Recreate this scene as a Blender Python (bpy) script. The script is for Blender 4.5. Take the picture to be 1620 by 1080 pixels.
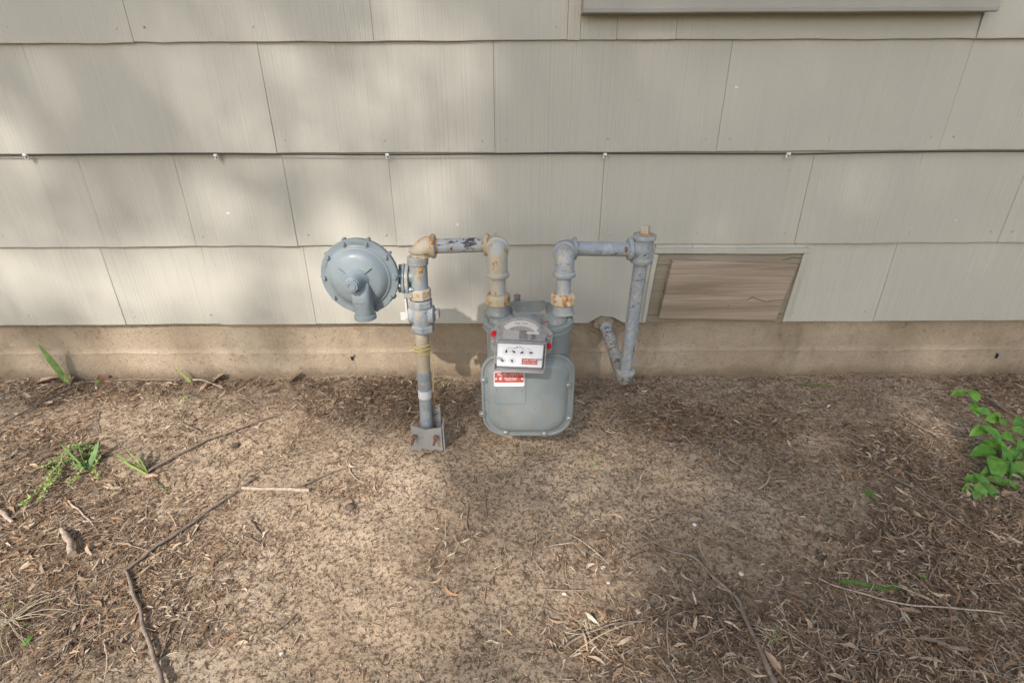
import bpy, bmesh, math, random
import numpy as np
from mathutils import Vector, Matrix, Euler
random.seed(7); rng = np.random.default_rng(7)
R = math.radians
for o in list(bpy.data.objects): bpy.data.objects.remove(o)
S = bpy.context.scene; COL = S.collection

# ------------------------------------------------------------------ camera, sky, sun, exposure
CAM_D, CAM_H, FPX, PITCH, ROLL = 1.415, 0.80, 750.0, 25.0, -0.28
camd = bpy.data.cameras.new('camera'); cam = bpy.data.objects.new('camera', camd); COL.objects.link(cam)
camd.sensor_width = 36; camd.lens = FPX/1620*36; camd.clip_start = 0.02; camd.clip_end = 400
ROT = (Matrix.Rotation(R(90-PITCH), 3, 'X') @ Matrix.Rotation(R(ROLL), 3, 'Z'))
cam.location = (0, -CAM_D, CAM_H); cam.rotation_euler = ROT.to_euler(); S.camera = cam

SUN_AZ, SUN_EL = 22.0, 39.0      # azimuth: degrees left of straight behind the camera
sun_from = Vector((-math.sin(R(SUN_AZ))*math.cos(R(SUN_EL)), -math.cos(R(SUN_AZ))*math.cos(R(SUN_EL)), math.sin(R(SUN_EL))))
w = bpy.data.worlds.new('World'); S.world = w; w.use_nodes = True
nt = w.node_tree; bg = nt.nodes['Background']
sky = nt.nodes.new('ShaderNodeTexSky'); sky.sky_type = 'NISHITA'; sky.sun_disc = False
sky.sun_elevation = R(SUN_EL); sky.sun_rotation = math.atan2(sun_from.x, sun_from.y)
sky.air_density = 1.0; sky.dust_density = 2.5; sky.ozone_density = 1.0
nt.links.new(sky.outputs[0], bg.inputs[0]); bg.inputs[1].default_value = 0.15
sd = bpy.data.lights.new('sun', 'SUN'); sd.energy = 3.2; sd.angle = R(0.8); sd.color = (1.0, 0.925, 0.89)
so = bpy.data.objects.new('sun', sd); COL.objects.link(so)
so.rotation_euler = (-sun_from).to_track_quat('-Z', 'Y').to_euler(); so.location = sun_from*12
S.view_settings.view_transform = 'Standard'; S.view_settings.look = 'None'; S.view_settings.gamma = 1
S.view_settings.use_curve_mapping = False
S.view_settings.exposure = 0.80

def P(px, py, D):
    """point seen at photo pixel (px,py) on the vertical plane D metres in front of the camera"""
    d = ROT @ Vector(((px-810)/FPX, -(py-540)/FPX, -1)); t = D/d.y
    return Vector((d.x*t, -CAM_D+D, CAM_H+d.z*t))
ROTn = np.array(ROT)
def project(X, Y, Z):
    v = np.stack([X, Y+CAM_D, Z-CAM_H], -1) @ ROTn
    return 810+FPX*v[..., 0]/(-v[..., 2]), 540-FPX*v[..., 1]/(-v[..., 2])

# ------------------------------------------------------------------ noise and ground height
_tab = rng.random((256, 256))
def vnoise(x, y, s):
    x = np.asarray(x, float)*s+1000.3; y = np.asarray(y, float)*s+1000.7
    i = np.floor(x).astype(int); j = np.floor(y).astype(int); u = x-i; v = y-j
    u = u*u*(3-2*u); v = v*v*(3-2*v); a = _tab
    g = lambda p, q: a[(i+p) % 256, (j+q) % 256]
    return (g(0,0)*(1-u)*(1-v)+g(1,0)*u*(1-v)+g(0,1)*(1-u)*v+g(1,1)*u*v)*2-1
def ground_h(x, y):
    x = np.asarray(x, float); y = np.asarray(y, float)
    d = np.clip(-y, 0, 50)
    h = -0.045*(1-np.exp(-d/0.35))
    h = h+0.018*vnoise(x, y, 1.7)*np.clip(d/0.3, 0, 1)+0.008*vnoise(x+9, y, 5)+0.0035*vnoise(x, y+3, 16)
    near = np.clip(1-np.abs(y+0.02)/0.12, 0, 1)
    h = h+near*(0.003+0.009*vnoise(x, y*0+3, 7)+0.006*vnoise(x, y*0+7, 31))
    h = h+0.012*np.exp(-((x+1.1)**2/0.2+(y+0.22)**2/0.01))+0.012*np.exp(-((x+0.62)**2/0.03+(y+0.19)**2/0.008))+0.028*np.exp(-((x+0.235)**2/0.012+(y+0.385)**2/0.008))
    return h
def G(px, py, dz=0.0):
    """ground point seen at a photo pixel"""
    d = ROT @ Vector(((px-810)/FPX, -(py-540)/FPX, -1)); z = -0.02
    for _ in range(12):
        t = (z-CAM_H)/d.z; x = d.x*t; y = -CAM_D+d.y*t; z = float(ground_h(x, min(y, -0.001)))
    return Vector((x, min(y, -0.012), z+dz))

# ------------------------------------------------------------------ mesh builder
def frame(axis, up=None):
    a = Vector(axis).normalized(); u = Vector(up) if up else (Vector((0, 0, 1)) if abs(a.z) < 0.9 else Vector((0, -1, 0)))
    x = u.cross(a).normalized(); return x, a.cross(x).normalized(), a
class MB:
    def __init__(s): s.v = []; s.f = []; s.m = []
    def add(s, vs, fs, m=0):
        b = len(s.v); s.v += [tuple(v) for v in vs]; s.f += [tuple(b+i for i in f) for f in fs]; s.m += [m]*len(fs); return s
    def box(s, c, size, M=None, m=0):
        h = [k/2 for k in size]; vs = [Vector((x*h[0], y*h[1], z*h[2])) for x in (-1,1) for y in (-1,1) for z in (-1,1)]
        if M is not None: vs = [M @ v for v in vs]
        return s.add([Vector(c)+v for v in vs], [(0,1,3,2),(4,6,7,5),(0,4,5,1),(2,3,7,6),(0,2,6,4),(1,5,7,3)], m)
    def lathe(s, o, axis, prof, n=28, m=0, up=None, cap=True, rot=0):
        x, y, a = frame(axis, up); o = Vector(o); vs = []; fs = []
        for t, r in prof:
            for k in range(n):
                q = 2*math.pi*(k+rot)/n; vs.append(o+a*t+(x*math.cos(q)+y*math.sin(q))*r)
        for i in range(len(prof)-1):
            for k in range(n): k2 = (k+1) % n; fs.append((i*n+k, i*n+k2, (i+1)*n+k2, (i+1)*n+k))
        if cap: fs.append(tuple(range(n-1, -1, -1))); fs.append(tuple((len(prof)-1)*n+k for k in range(n)))
        return s.add(vs, fs, m)
    def tube(s, pts, r, n=20, m=0, cap=True):
        pts = [Vector(p) for p in pts]; N = len(pts); rs = r if isinstance(r, (list, tuple)) else [r]*N
        vs = []; fs = []; px = None
        for i, p in enumerate(pts):
            t = (pts[min(i+1, N-1)]-pts[max(i-1, 0)]).normalized()
            if px is None: px = frame(t)[0]
            px = (px-t*px.dot(t)).normalized(); py = t.cross(px)
            for k in range(n):
                q = 2*math.pi*k/n; vs.append(p+(px*math.cos(q)+py*math.sin(q))*rs[i])
        for i in range(N-1):
            for k in range(n): k2 = (k+1) % n; fs.append((i*n+k, i*n+k2, (i+1)*n+k2, (i+1)*n+k))
        if cap: fs.append(tuple(range(n-1, -1, -1))); fs.append(tuple((N-1)*n+k for k in range(n)))
        return s.add(vs, fs, m)
    def loft(s, rings, m=0, cap=True):
        n = len(rings[0]); vs = [v for r in rings for v in r]; fs = []
        for i in range(len(rings)-1):
            for k in range(n): k2 = (k+1) % n; fs.append((i*n+k, i*n+k2, (i+1)*n+k2, (i+1)*n+k))
        if cap: fs.append(tuple(range(n-1, -1, -1))); fs.append(tuple((len(rings)-1)*n+k for k in range(n)))
        return s.add(vs, fs, m)
    def text(s, body, size, M, m=0, ex=0.0003):
        c = bpy.data.curves.new('t', 'FONT'); c.body = body; c.size = size; c.align_x = 'CENTER'; c.align_y = 'CENTER'; c.extrude = ex; c.resolution_u = 2
        o = bpy.data.objects.new('t', c); me = bpy.data.meshes.new_from_object(o)
        s.add([M @ v.co for v in me.vertices], [tuple(p.vertices) for p in me.polygons], m)
        bpy.data.objects.remove(o); bpy.data.meshes.remove(me); bpy.data.curves.remove(c); return s
    def build(s, name, mats, parent=None, smooth=35, bevel=0, label=None, recalc=True):
        if not isinstance(mats, (list, tuple)): mats = [mats]
        off = Vector((0, 0, 0)); q = parent
        while q is not None: off += q.location; q = q.parent
        org = Vector((0, 0, 0))
        if parent is None:
            a = np.array(s.v); org = Vector(((a[:,0].min()+a[:,0].max())/2, (a[:,1].min()+a[:,1].max())/2, a[:,2].min()))
        me = bpy.data.meshes.new(name); me.from_pydata([tuple(Vector(v)-off-org) for v in s.v], [], s.f); me.validate()
        for mm in mats: me.materials.append(mm)
        if len(me.polygons) == len(s.m): me.polygons.foreach_set('material_index', s.m)
        if recalc:
            bm = bmesh.new(); bm.from_mesh(me); bmesh.ops.recalc_face_normals(bm, faces=bm.faces); bm.to_mesh(me); bm.free()
        if smooth: 
            me.polygons.foreach_set('use_smooth', [True]*len(me.polygons)); me.set_sharp_from_angle(angle=R(smooth))
        o = bpy.data.objects.new(name, me); o.location = org; COL.objects.link(o); o.parent = parent
        if bevel:
            b = o.modifiers.new('bevel', 'BEVEL'); b.width = bevel; b.segments = 2; b.limit_method = 'ANGLE'; b.angle_limit = R(40)
        if label: o['label'] = label
        return o
def thing(name, label, cat, loc, group=None):
    o = bpy.data.objects.new(name, None); o.empty_display_size = 0.05; COL.objects.link(o); o.location = loc
    return tag(o, label, cat, group)
def tag(o, label=None, cat=None, group=None, kind=None):
    if label: o['label'] = label
    if cat: o['category'] = cat
    if group: o['group'] = group
    if kind: o['kind'] = kind
    return o

# ------------------------------------------------------------------ materials
class NT:
    def __init__(s, name):
        s.mat = bpy.data.materials.new(name); s.mat.use_nodes = True; s.t = s.mat.node_tree; s.b = s.t.nodes['Principled BSDF']
        s.pos = s.t.nodes.new('ShaderNodeNewGeometry').outputs['Position']
    def l(s, a, b): s.t.links.new(a, b)
    def mapping(s, scale, loc=(0,0,0), rot=(0,0,0)):
        n = s.t.nodes.new('ShaderNodeMapping'); n.inputs['Scale'].default_value = scale; n.inputs['Location'].default_value = loc; n.inputs['Rotation'].default_value = rot
        s.l(s.pos, n.inputs[0]); return n.outputs[0]
    def noise(s, scale, detail=4, rough=0.55, vec=None, dist=0):
        n = s.t.nodes.new('ShaderNodeTexNoise'); n.inputs['Scale'].default_value = scale; n.inputs['Detail'].default_value = detail
        n.inputs['Roughness'].default_value = rough; n.inputs['Distortion'].default_value = dist
        s.l(vec or s.pos, n.inputs['Vector']); return n.outputs[0]
    def vor(s, scale, vec=None, feat='F1'):
        n = s.t.nodes.new('ShaderNodeTexVoronoi'); n.inputs['Scale'].default_value = scale; n.feature = feat; s.l(vec or s.pos, n.inputs['Vector']); return n.outputs[0]
    def ramp(s, f, stops, interp='LINEAR'):
        n = s.t.nodes.new('ShaderNodeValToRGB'); e = n.color_ramp.elements; n.color_ramp.interpolation = interp
        while len(e) < len(stops): e.new(0.5)
        for k, (p, c) in enumerate(stops): e[k].position = p; e[k].color = (*c, 1) if isinstance(c, tuple) else (c, c, c, 1)
        s.l(f, n.inputs[0]); return n.outputs[0]
    def mix(s, f, a, b, mode='MIX'):
        n = s.t.nodes.new('ShaderNodeMix'); n.data_type = 'RGBA'; n.blend_type = mode
        for v, k in ((f, 0), (a, 6), (b, 7)):
            if isinstance(v, (int, float)): n.inputs[k].default_value = v
            elif isinstance(v, tuple): n.inputs[k].default_value = (*v, 1)
            else: s.l(v, n.inputs[k])
        return n.outputs[2]
    def math(s, op, a, b=0.5):
        n = s.t.nodes.new('ShaderNodeMath'); n.operation = op
        for k, v in enumerate((a, b)):
            if isinstance(v, (int, float)): n.inputs[k].default_value = v
            else: s.l(v, n.inputs[k])
        return n.outputs[0]
    def attr(s, name):
        n = s.t.nodes.new('ShaderNodeAttribute'); n.attribute_name = name; return n.outputs['Color']
    def bump(s, h, strength, dist, prev=None):
        n = s.t.nodes.new('ShaderNodeBump'); n.inputs['Strength'].default_value = strength; n.inputs['Distance'].default_value = dist
        s.l(h, n.inputs['Height']); 
        if prev is not None: s.l(prev, n.inputs['Normal'])
        return n.outputs[0]
    def out(s, col, rough=0.6, normal=None, metal=0, spec=0.5):
        if isinstance(col, tuple): s.b.inputs['Base Color'].default_value = (*col, 1)
        else: s.l(col, s.b.inputs['Base Color'])
        if isinstance(rough, (int, float)): s.b.inputs['Roughness'].default_value = rough
        else: s.l(rough, s.b.inputs['Roughness'])
        s.b.inputs['Metallic'].default_value = metal; s.b.inputs['Specular IOR Level'].default_value = spec
        if normal is not None: s.l(normal, s.b.inputs['Normal'])
        return s.mat

def m_shingle():
    n = NT('painted_shingle')
    base = n.ramp(n.noise(1.6, 4, 0.6), [(0.3, (0.395,0.380,0.318)), (0.7, (0.442,0.425,0.358))])
    info = n.t.nodes.new('ShaderNodeObjectInfo')
    base = n.mix(n.math('MULTIPLY', info.outputs['Random'], 0.4), base, (0.362,0.354,0.297))
    streak = n.noise(1, 3, 0.6, n.mapping((40, 1, 3)))
    base = n.mix(n.math('MULTIPLY', n.ramp(streak, [(0.45, 0.0), (0.8, 1.0)]), 0.18), base, (0.34,0.31,0.255))
    sp = n.ramp(n.noise(85, 2, 0.5), [(0.73, 0.0), (0.77, 1.0)])
    base = n.mix(n.math('MULTIPLY', sp, 0.45), base, (0.27,0.25,0.21))
    base = n.mix(n.ramp(n.noise(37, 1, 0.5), [(0.835, 0.0), (0.84, 1.0)]), base, (0.6,0.59,0.56))
    # combed vertical grooves
    g = n.noise(1, 2, 0.55, n.mapping((170, 0.4, 0.9)))
    g2 = n.noise(1, 1, 0.5, n.mapping((430, 0.4, 2.0)))
    gg = n.math('ADD', n.ramp(g, [(0.32, 0.0), (0.55, 1.0)]), n.math('MULTIPLY', g2, 0.5))
    amp = n.ramp(n.noise(1, 2, 0.5, n.mapping((2.2, 1, 1.2))), [(0.35, 0.25), (0.62, 1.0)])
    gg = n.math('MULTIPLY', gg, amp)
    base = n.mix(n.math('MULTIPLY', n.ramp(g, [(0.28, 1.0), (0.45, 0.0)]), n.math('MULTIPLY', amp, 0.08)), base, (0.24,0.225,0.185))
    nb = n.bump(gg, 0.5, 0.0016); nb = n.bump(n.noise(14, 3, 0.5), 0.25, 0.002, nb)
    return n.out(base, 0.55, nb, spec=0.35)
def m_concrete():
    n = NT('foundation_concrete')
    c = n.ramp(n.noise(3.0, 6, 0.6), [(0.28, (0.26,0.205,0.138)), (0.5, (0.37,0.298,0.208)), (0.72, (0.45,0.375,0.275))])
    c = n.mix(n.ramp(n.noise(7, 5, 0.65, n.mapping((1, 1, 0.4), (5, 2, 1))), [(0.52, 0.0), (0.72, 0.75)]), c, (0.20,0.155,0.105))
    c = n.mix(n.ramp(n.noise(150, 3, 0.7), [(0.5, 0.0), (0.8, 0.55)]), c, (0.2,0.15,0.11))
    c = n.mix(n.ramp(n.noise(55, 3, 0.7), [(0.62, 0.0), (0.75, 0.45)]), c, (0.5,0.45,0.38))
    sep = n.t.nodes.new('ShaderNodeSeparateXYZ'); n.l(n.pos, sep.inputs[0])
    mud = n.math('SUBTRACT', n.math('ADD', 0.62, n.math('MULTIPLY', n.noise(11, 5, 0.7), 0.9)), n.math('MULTIPLY', sep.outputs[2], 14.0))
    c = n.mix(n.ramp(mud, [(0.45, 0.0), (0.95, 0.7)]), c, (0.17,0.12,0.075))
    c = n.mix(n.ramp(n.noise(1, 4, 0.7, n.mapping((9, 1, 1.2), (4, 0, 2))), [(0.60, 0.0), (0.75, 0.45)]), c, (0.47,0.40,0.32))
    pit = n.noise(75, 5, 0.75)
    nb = n.bump(n.noise(190, 4, 0.75), 0.9, 0.004); nb = n.bump(n.ramp(pit, [(0.3, 0.0), (0.42, 1.0)]), 0.7, 0.003, nb); nb = n.bump(n.noise(9, 4, 0.6), 0.5, 0.01, nb)
    return n.out(c, 0.92, nb, spec=0.2)
def m_soil():
    n = NT('bare_soil')
    big = n.noise(2.2, 5, 0.6)
    c = n.ramp(big, [(0.3, (0.325,0.238,0.15)), (0.5, (0.435,0.335,0.222)), (0.7, (0.505,0.408,0.288))])
    m1 = n.noise(110, 6, 0.76, None, 0.0)
    c = n.mix(n.ramp(m1, [(0.485, 0.0), (0.58, 0.92)]), c, (0.12,0.083,0.052))
    m2 = n.noise(300, 3, 0.6)
    c = n.mix(n.ramp(m2, [(0.55, 0.0), (0.72, 0.6)]), c, (0.12,0.083,0.055))
    c = n.mix(n.ramp(n.noise(120, 3, 0.6, n.mapping((1,1,1), (3,8,2))), [(0.62, 0.0), (0.74, 0.5)]), c, (0.52,0.44,0.36))
    h = n.mix(0.5, m1, m2)
    nb = n.bump(m1, 0.7, 0.007); nb = n.bump(m2, 0.5, 0.003, nb)
    c2 = n.attr('dark_amt'); c = n.mix(n.math('MULTIPLY', c2, 0.75), c, (0.125,0.09,0.062))  # soil colour darkened by the patch amount
    return n.out(c, 0.95, nb, spec=0.15)
def m_litter(name='litter_fragments', rough=0.85):
    n = NT(name); c = n.mix(n.ramp(n.noise(260, 3, 0.6), [(0.4, 0.0), (0.75, 0.5)]), n.attr('tint'), (0.1,0.065,0.04))
    return n.out(c, rough, n.bump(n.noise(300, 2), 0.4, 0.001), spec=0.25)
def m_paint(name, base, rust=0.0, yel=0.0, dirt=0.3, rough=0.42, chip=0.0, seed=0, chalk=0.0, cs=60):
    n = NT(name); a, b = tuple(k*0.90 for k in base), tuple(min(1, k*1.08) for k in base)
    c = n.ramp(n.noise(22, 4, 0.6, n.mapping((1,1,1), (seed,0,0))), [(0.3, a), (0.7, b)])
    if dirt: c = n.mix(n.ramp(n.noise(48, 5, 0.7, n.mapping((1,1,0.6), (0,seed,3))), [(0.5, 0.0), (0.78, dirt)]), c, (0.26,0.22,0.165))
    ml = n.noise(46, 6, 0.72, n.mapping((1,1,0.8), (seed*3,1,5)))
    if chalk: c = n.mix(n.ramp(n.noise(75, 5, 0.75, n.mapping((1,1,0.5), (seed,4,9))), [(0.47, 0.0), (0.62, chalk)]), c, (0.50,0.50,0.47))
    if yel: c = n.mix(n.ramp(ml, [(0.62-0.3*yel, 0.0), (0.74-0.22*yel, 0.85)]), c, (0.47,0.36,0.205))
    if rust: c = n.mix(n.ramp(ml, [(0.74-0.26*rust, 0.0), (0.80-0.24*rust, 0.95)]), c, n.ramp(n.noise(130, 3, 0.7), [(0.35, (0.17,0.062,0.025)), (0.65, (0.42,0.19,0.06))]))
    if chip: c = n.mix(n.ramp(n.noise(cs, 4, 0.75, n.mapping((0.6,1,1.6), (seed,7,2)), 1.2), [(0.70-0.2*chip, 0.0), (0.715-0.2*chip, 1.0)]), c, (0.06,0.055,0.055))
    nb = n.bump(n.noise(110, 3, 0.6), 0.18, 0.0012); nb = n.bump(ml, 0.2, 0.002, nb)
    return n.out(c, n.ramp(n.noise(30, 3), [(0.3, rough-0.06), (0.7, rough+0.18)]), nb, spec=0.4)
def m_flat(name, col, rough=0.5, metal=0, nscale=60, var=0.12, spec=0.5):
    n = NT(name); c = n.ramp(n.noise(nscale, 3), [(0.3, tuple(k*(1-var) for k in col)), (0.7, tuple(min(1, k*(1+var)) for k in col))])
    return n.out(c, rough, n.bump(n.noise(nscale*3, 2), 0.15, 0.0008), metal, spec)
def m_wood(name, cols, z=1.0, crack=True):
    n = NT(name)
    g = n.noise(1, 6, 0.65, n.mapping((4, 5, 210)), 0.3); ring = n.noise(1, 4, 0.6, n.mapping((1.3, 1, 19)), 0.7)
    c = n.ramp(ring, [(0.3, cols[0]), (0.5, cols[1]), (0.7, cols[2])])
    c = n.mix(n.ramp(g, [(0.42, 0.0), (0.75, 0.6)]), c, cols[3])
    nb = n.bump(g, 0.5, 0.002)
    return n.out(c, 0.85, nb, spec=0.2)
def m_leaf(name, col, var=0.35, tr=0.25, rough=0.45):
    n = NT(name); c = n.ramp(n.noise(70, 3), [(0.3, tuple(k*(1-var) for k in col)), (0.7, tuple(k*(1+var) for k in col))])
    n.out(c, rough, n.bump(n.noise(200, 2), 0.3, 0.0008), spec=0.4)
    t = n.t.nodes.new('ShaderNodeBsdfTranslucent'); n.l(c, t.inputs[0]); mx = n.t.nodes.new('ShaderNodeMixShader'); mx.inputs[0].default_value = tr
    n.l(n.b.outputs[0], mx.inputs[1]); n.l(t.outputs[0], mx.inputs[2]); n.l(mx.outputs[0], n.t.nodes['Material Output'].inputs[0]); return n.mat
def m_clear(fac=.20):
    n = NT('clear_plastic'); n.out((0.62,0.60,0.58), 0.12, None, spec=0.6)
    t = n.t.nodes.new('ShaderNodeBsdfTransparent'); mx = n.t.nodes.new('ShaderNodeMixShader'); mx.inputs[0].default_value = fac
    n.l(t.outputs[0], mx.inputs[1]); n.l(n.b.outputs[0], mx.inputs[2]); n.l(mx.outputs[0], n.t.nodes['Material Output'].inputs[0]); return n.mat
GREY = (0.235,0.275,0.285); BLUE = (0.255,0.29,0.308)
M = dict(shingle=m_shingle(), concrete=m_concrete(), soil=m_soil(), litter=m_litter(),
    reg=m_paint('regulator_paint', (0.18,0.217,0.226), 0, 0, 0.4, 0.32, 0, 1),
    meter=m_paint('meter_paint', (0.188,0.216,0.212), 0.0, 0.0, 0.7, 0.30, 0, 2),
    metertop=m_paint('meter_top_paint', (0.235,0.262,0.25), 0.0, 0.22, 0.95, 0.5, 0, 12),
    pipe=m_paint('pipe_paint', BLUE, 0.1, 0.15, 0.5, 0.5, 0.45, 3, .4),
    pipechip=m_paint('chipped_pipe_paint', (0.37,0.40,0.415), 0.25, 0.3, 0.6, 0.5, 0.85, 4, 0.3, 42),
    pipescar=m_paint('weathered_riser_paint', (0.235,0.272,0.30), 0.18, 0.2, 0.9, 0.55, 0.4, 5, .4),
    fit=m_paint('fitting_paint', (0.25,0.285,0.30), 0.2, 0.3, 0.6, 0.5, 0.35, 6, .3),
    fitrust=m_paint('rust_stained_fitting', (0.39,0.39,0.345), 0.82, 0.85, 0.9, 0.55, 0, 8),
    fityel=m_paint('yellow_stained_fitting', (0.38,0.40,0.385), 0.62, 0.72, 0.8, 0.55, 0, 9),
    nut=m_paint('yellowed_union_nut', (0.46,0.39,0.265), 0.78, 0.6, 0.6, 0.5, 0, 10),
    rust=m_paint('rusty_thread', (0.40,0.22,0.10), 0.6, 0.5, 0.4, 0.7, 0, 11),
    cast=m_paint('body_paint', (0.235,0.27,0.275), 0.45, 0.42, 0.8, 0.5, 0, 13),
    bare=m_paint('stained_bare_riser', (0.44,0.385,0.29), 0.05, 0.5, 0.8, 0.6, 0.25, 14),
    dirt_shade=m_paint('dirt_caked_shade_tone', (0.25,0.255,0.245), 0.5, 0.3, 1.0, 0.7, 0.75, 15, .3, 50),  # dirt on the pipes; its dark tone also paints shade on the anchor stake
    galv=m_paint('galvanised_bracket', (0.27,0.265,0.25), 0.5, 0.1, 0.9, 0.55, 0.1, 16),
    rustbolt=m_flat('rusty_bolt', (0.16,0.085,0.055), 0.75), zinc=m_flat('zinc_screw', (0.42,0.42,0.41), 0.35, 0.6),
    tape=m_flat('white_tape', (0.62,0.62,0.60), 0.6), white=m_flat('white_enamel', (0.72,0.74,0.76), 0.35, 0, 40, 0.04),
    black=m_flat('black_ink', (0.02,0.02,0.022), 0.5), redlab=m_flat('red_label', (0.42,0.085,0.06), 0.4, 0, 90, 0.1),
    redseal=m_flat('red_plastic_seal', (0.62,0.01,0.02), 0.3), plgrey=m_flat('grey_index_plate', (0.30,0.29,0.275), 0.45),
    strip=m_flat('cream_strip', (0.60,0.585,0.55), 0.45), dkgreen=m_flat('dark_green_wheel', (0.05,0.075,0.055), 0.4), slate=m_flat('slate_wheel', (0.16,0.2,0.23), 0.4),
    clear=m_clear(), clear2=m_clear(.07), cable=m_flat('black_cable', (0.035,0.032,0.03), 0.6), clip=m_flat('white_clip', (0.66,0.64,0.58), 0.5),
    yellow=m_flat('yellow_wire_sheath', (0.55,0.45,0.20), 0.5), mortar=m_flat('rough_mortar', (0.33,0.28,0.20), 0.95, 0, 80, 0.35),
    trim=m_wood('painted_trim', ((0.36,0.335,0.28),(0.40,0.375,0.32),(0.43,0.40,0.345),(0.28,0.25,0.2))),
    oldtrim=m_wood('weathered_frame_paint', ((0.23,0.20,0.145),(0.265,0.232,0.172),(0.30,0.265,0.20),(0.15,0.125,0.085))),
    board=m_wood('weathered_board', ((0.22,0.17,0.115),(0.335,0.272,0.2),(0.41,0.352,0.278),(0.14,0.10,0.065))),
    sill=m_flat('painted_sill', (0.30,0.29,0.245), 0.5, 0, 12, 0.06), dark=m_flat('dark_void', (0.015,0.014,0.012), 0.9),
    glass=m_flat('window_glass', (0.03,0.035,0.04), 0.06, 0, 5, 0.1, 0.8),
    bark=m_flat('tree_bark', (0.11,0.085,0.065), 0.9, 0, 12, 0.35), leafbig=m_leaf('crown_leaves', (0.07,0.12,0.03), 0.3, 0.35),
    green=m_leaf('bright_leaf', (0.14,0.31,0.04), 0.3, 0.35), green2=m_leaf('iris_green', (0.19,0.32,0.10), 0.25, 0.25),
    palegreen=m_leaf('pale_weed', (0.34,0.45,0.14), 0.3, 0.3), darkgreen=m_leaf('deep_leaf', (0.10,0.25,0.03), 0.3, 0.3),
    dryleaf=m_leaf('dry_leaf', (0.40,0.27,0.175), 0.3, 0.15, 0.7), brownleaf=m_leaf('brown_leaf', (0.20,0.115,0.065), 0.35, 0.1, 0.7),
    straw=m_leaf('dry_straw', (0.52,0.43,0.28), 0.2, 0.2, 0.6), twig=m_flat('twig_bark', (0.20,0.155,0.115), 0.85, 0, 130, 0.35), twigpale=m_flat('pale_twig_bark', (0.37,0.29,0.215), 0.85, 0, 130, 0.3),
    stone=m_flat('pale_pebble', (0.52,0.47,0.38), 0.8, 0, 90, 0.2), darkstone=m_flat('dark_clod', (0.10,0.075,0.055), 0.95, 0, 60, 0.4))

# ------------------------------------------------------------------ ground
def blobs(px, py, L):
    v = np.zeros_like(px)
    for cx, cy, rx, ry, wt in L: v = np.maximum(v, wt*np.exp(-(((px-cx)/rx)**2+((py-cy)/ry)**2)))
    return v
DARK_SOIL = [(1850,850,260,220,.9), (-200,850,220,200,.5), (1500,860,330,190,1), (1330,1020,330,110,1), (1130,660,170,60,.6), (1000,1010,150,90,.6), (70,880,150,130,.35), (60,740,120,60,.3), (990,620,90,26,.5),
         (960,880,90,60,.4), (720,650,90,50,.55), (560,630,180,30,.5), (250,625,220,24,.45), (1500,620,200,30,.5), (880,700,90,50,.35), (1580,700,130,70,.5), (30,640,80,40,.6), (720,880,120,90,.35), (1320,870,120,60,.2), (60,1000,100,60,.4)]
def dark_soil(X, Y):  # how much darker the soil is, in hand-placed patches broken up by noise
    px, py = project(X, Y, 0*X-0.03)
    return np.clip(blobs(px, py, DARK_SOIL)*(1+0.8*vnoise(X, Y, 7)+0.4*vnoise(X, Y, 19))+0.12*vnoise(X, Y, 4), 0, 1)
def grid(x0, x1, y0, y1, nx, ny, fn):
    xs = np.linspace(x0, x1, nx); ys = np.linspace(y0, y1, ny); X, Y = np.meshgrid(xs, ys); Z = fn(X, Y)
    v = np.stack([X, Y, Z], -1).reshape(-1, 3); i = np.arange(nx*ny).reshape(ny, nx)
    f = np.stack([i[:-1,:-1], i[:-1,1:], i[1:,1:], i[1:,:-1]], -1).reshape(-1, 4); return v, f
def np_mesh(name, v, f, mats, attr=None, attrname='tint', smooth=False, mi=None):
    me = bpy.data.meshes.new(name); v = np.asarray(v, np.float32); f = np.asarray(f, np.int32); k = f.shape[1]
    me.vertices.add(len(v)); me.vertices.foreach_set('co', v.ravel()); me.loops.add(f.size); me.loops.foreach_set('vertex_index', f.ravel())
    me.polygons.add(len(f)); me.polygons.foreach_set('loop_start', np.arange(len(f), dtype=np.int32)*k)
    for m_ in (mats if isinstance(mats, list) else [mats]): me.materials.append(m_)
    if mi is not None: me.polygons.foreach_set('material_index', np.asarray(mi, np.int32))
    me.update(calc_edges=True)
    if smooth: me.polygons.foreach_set('use_smooth', np.ones(len(f), bool))
    if attr is not None:
        a = me.color_attributes.new(attrname, 'FLOAT_COLOR', 'POINT'); c = np.ones((len(v), 4), np.float32); c[:, :3] = attr; a.data.foreach_set('color', c.ravel())
    o = bpy.data.objects.new(name, me); COL.objects.link(o); return o
def fine_h(X, Y):
    k = np.clip(-Y/0.02, 0.2, 1)
    h = ground_h(X, Y)+k*(0.0028*vnoise(X, Y, 38)+0.0024*np.maximum(0, vnoise(X+5, Y, 80))+0.0014*vnoise(X, Y, 170))
    return h+0.004*dark_soil(X, Y)*vnoise(X, Y, 55)
v, f = grid(-2.2, 2.2, -1.15, 0.03, 880, 300, fine_h)
X, Y = v[:,0], v[:,1]; soil_dk = dark_soil(X, Y)
o = np_mesh('ground', v, f, M['soil'], np.repeat(soil_dk[:, None], 3, 1), 'dark_amt', True); tag(o, kind='structure')
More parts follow.
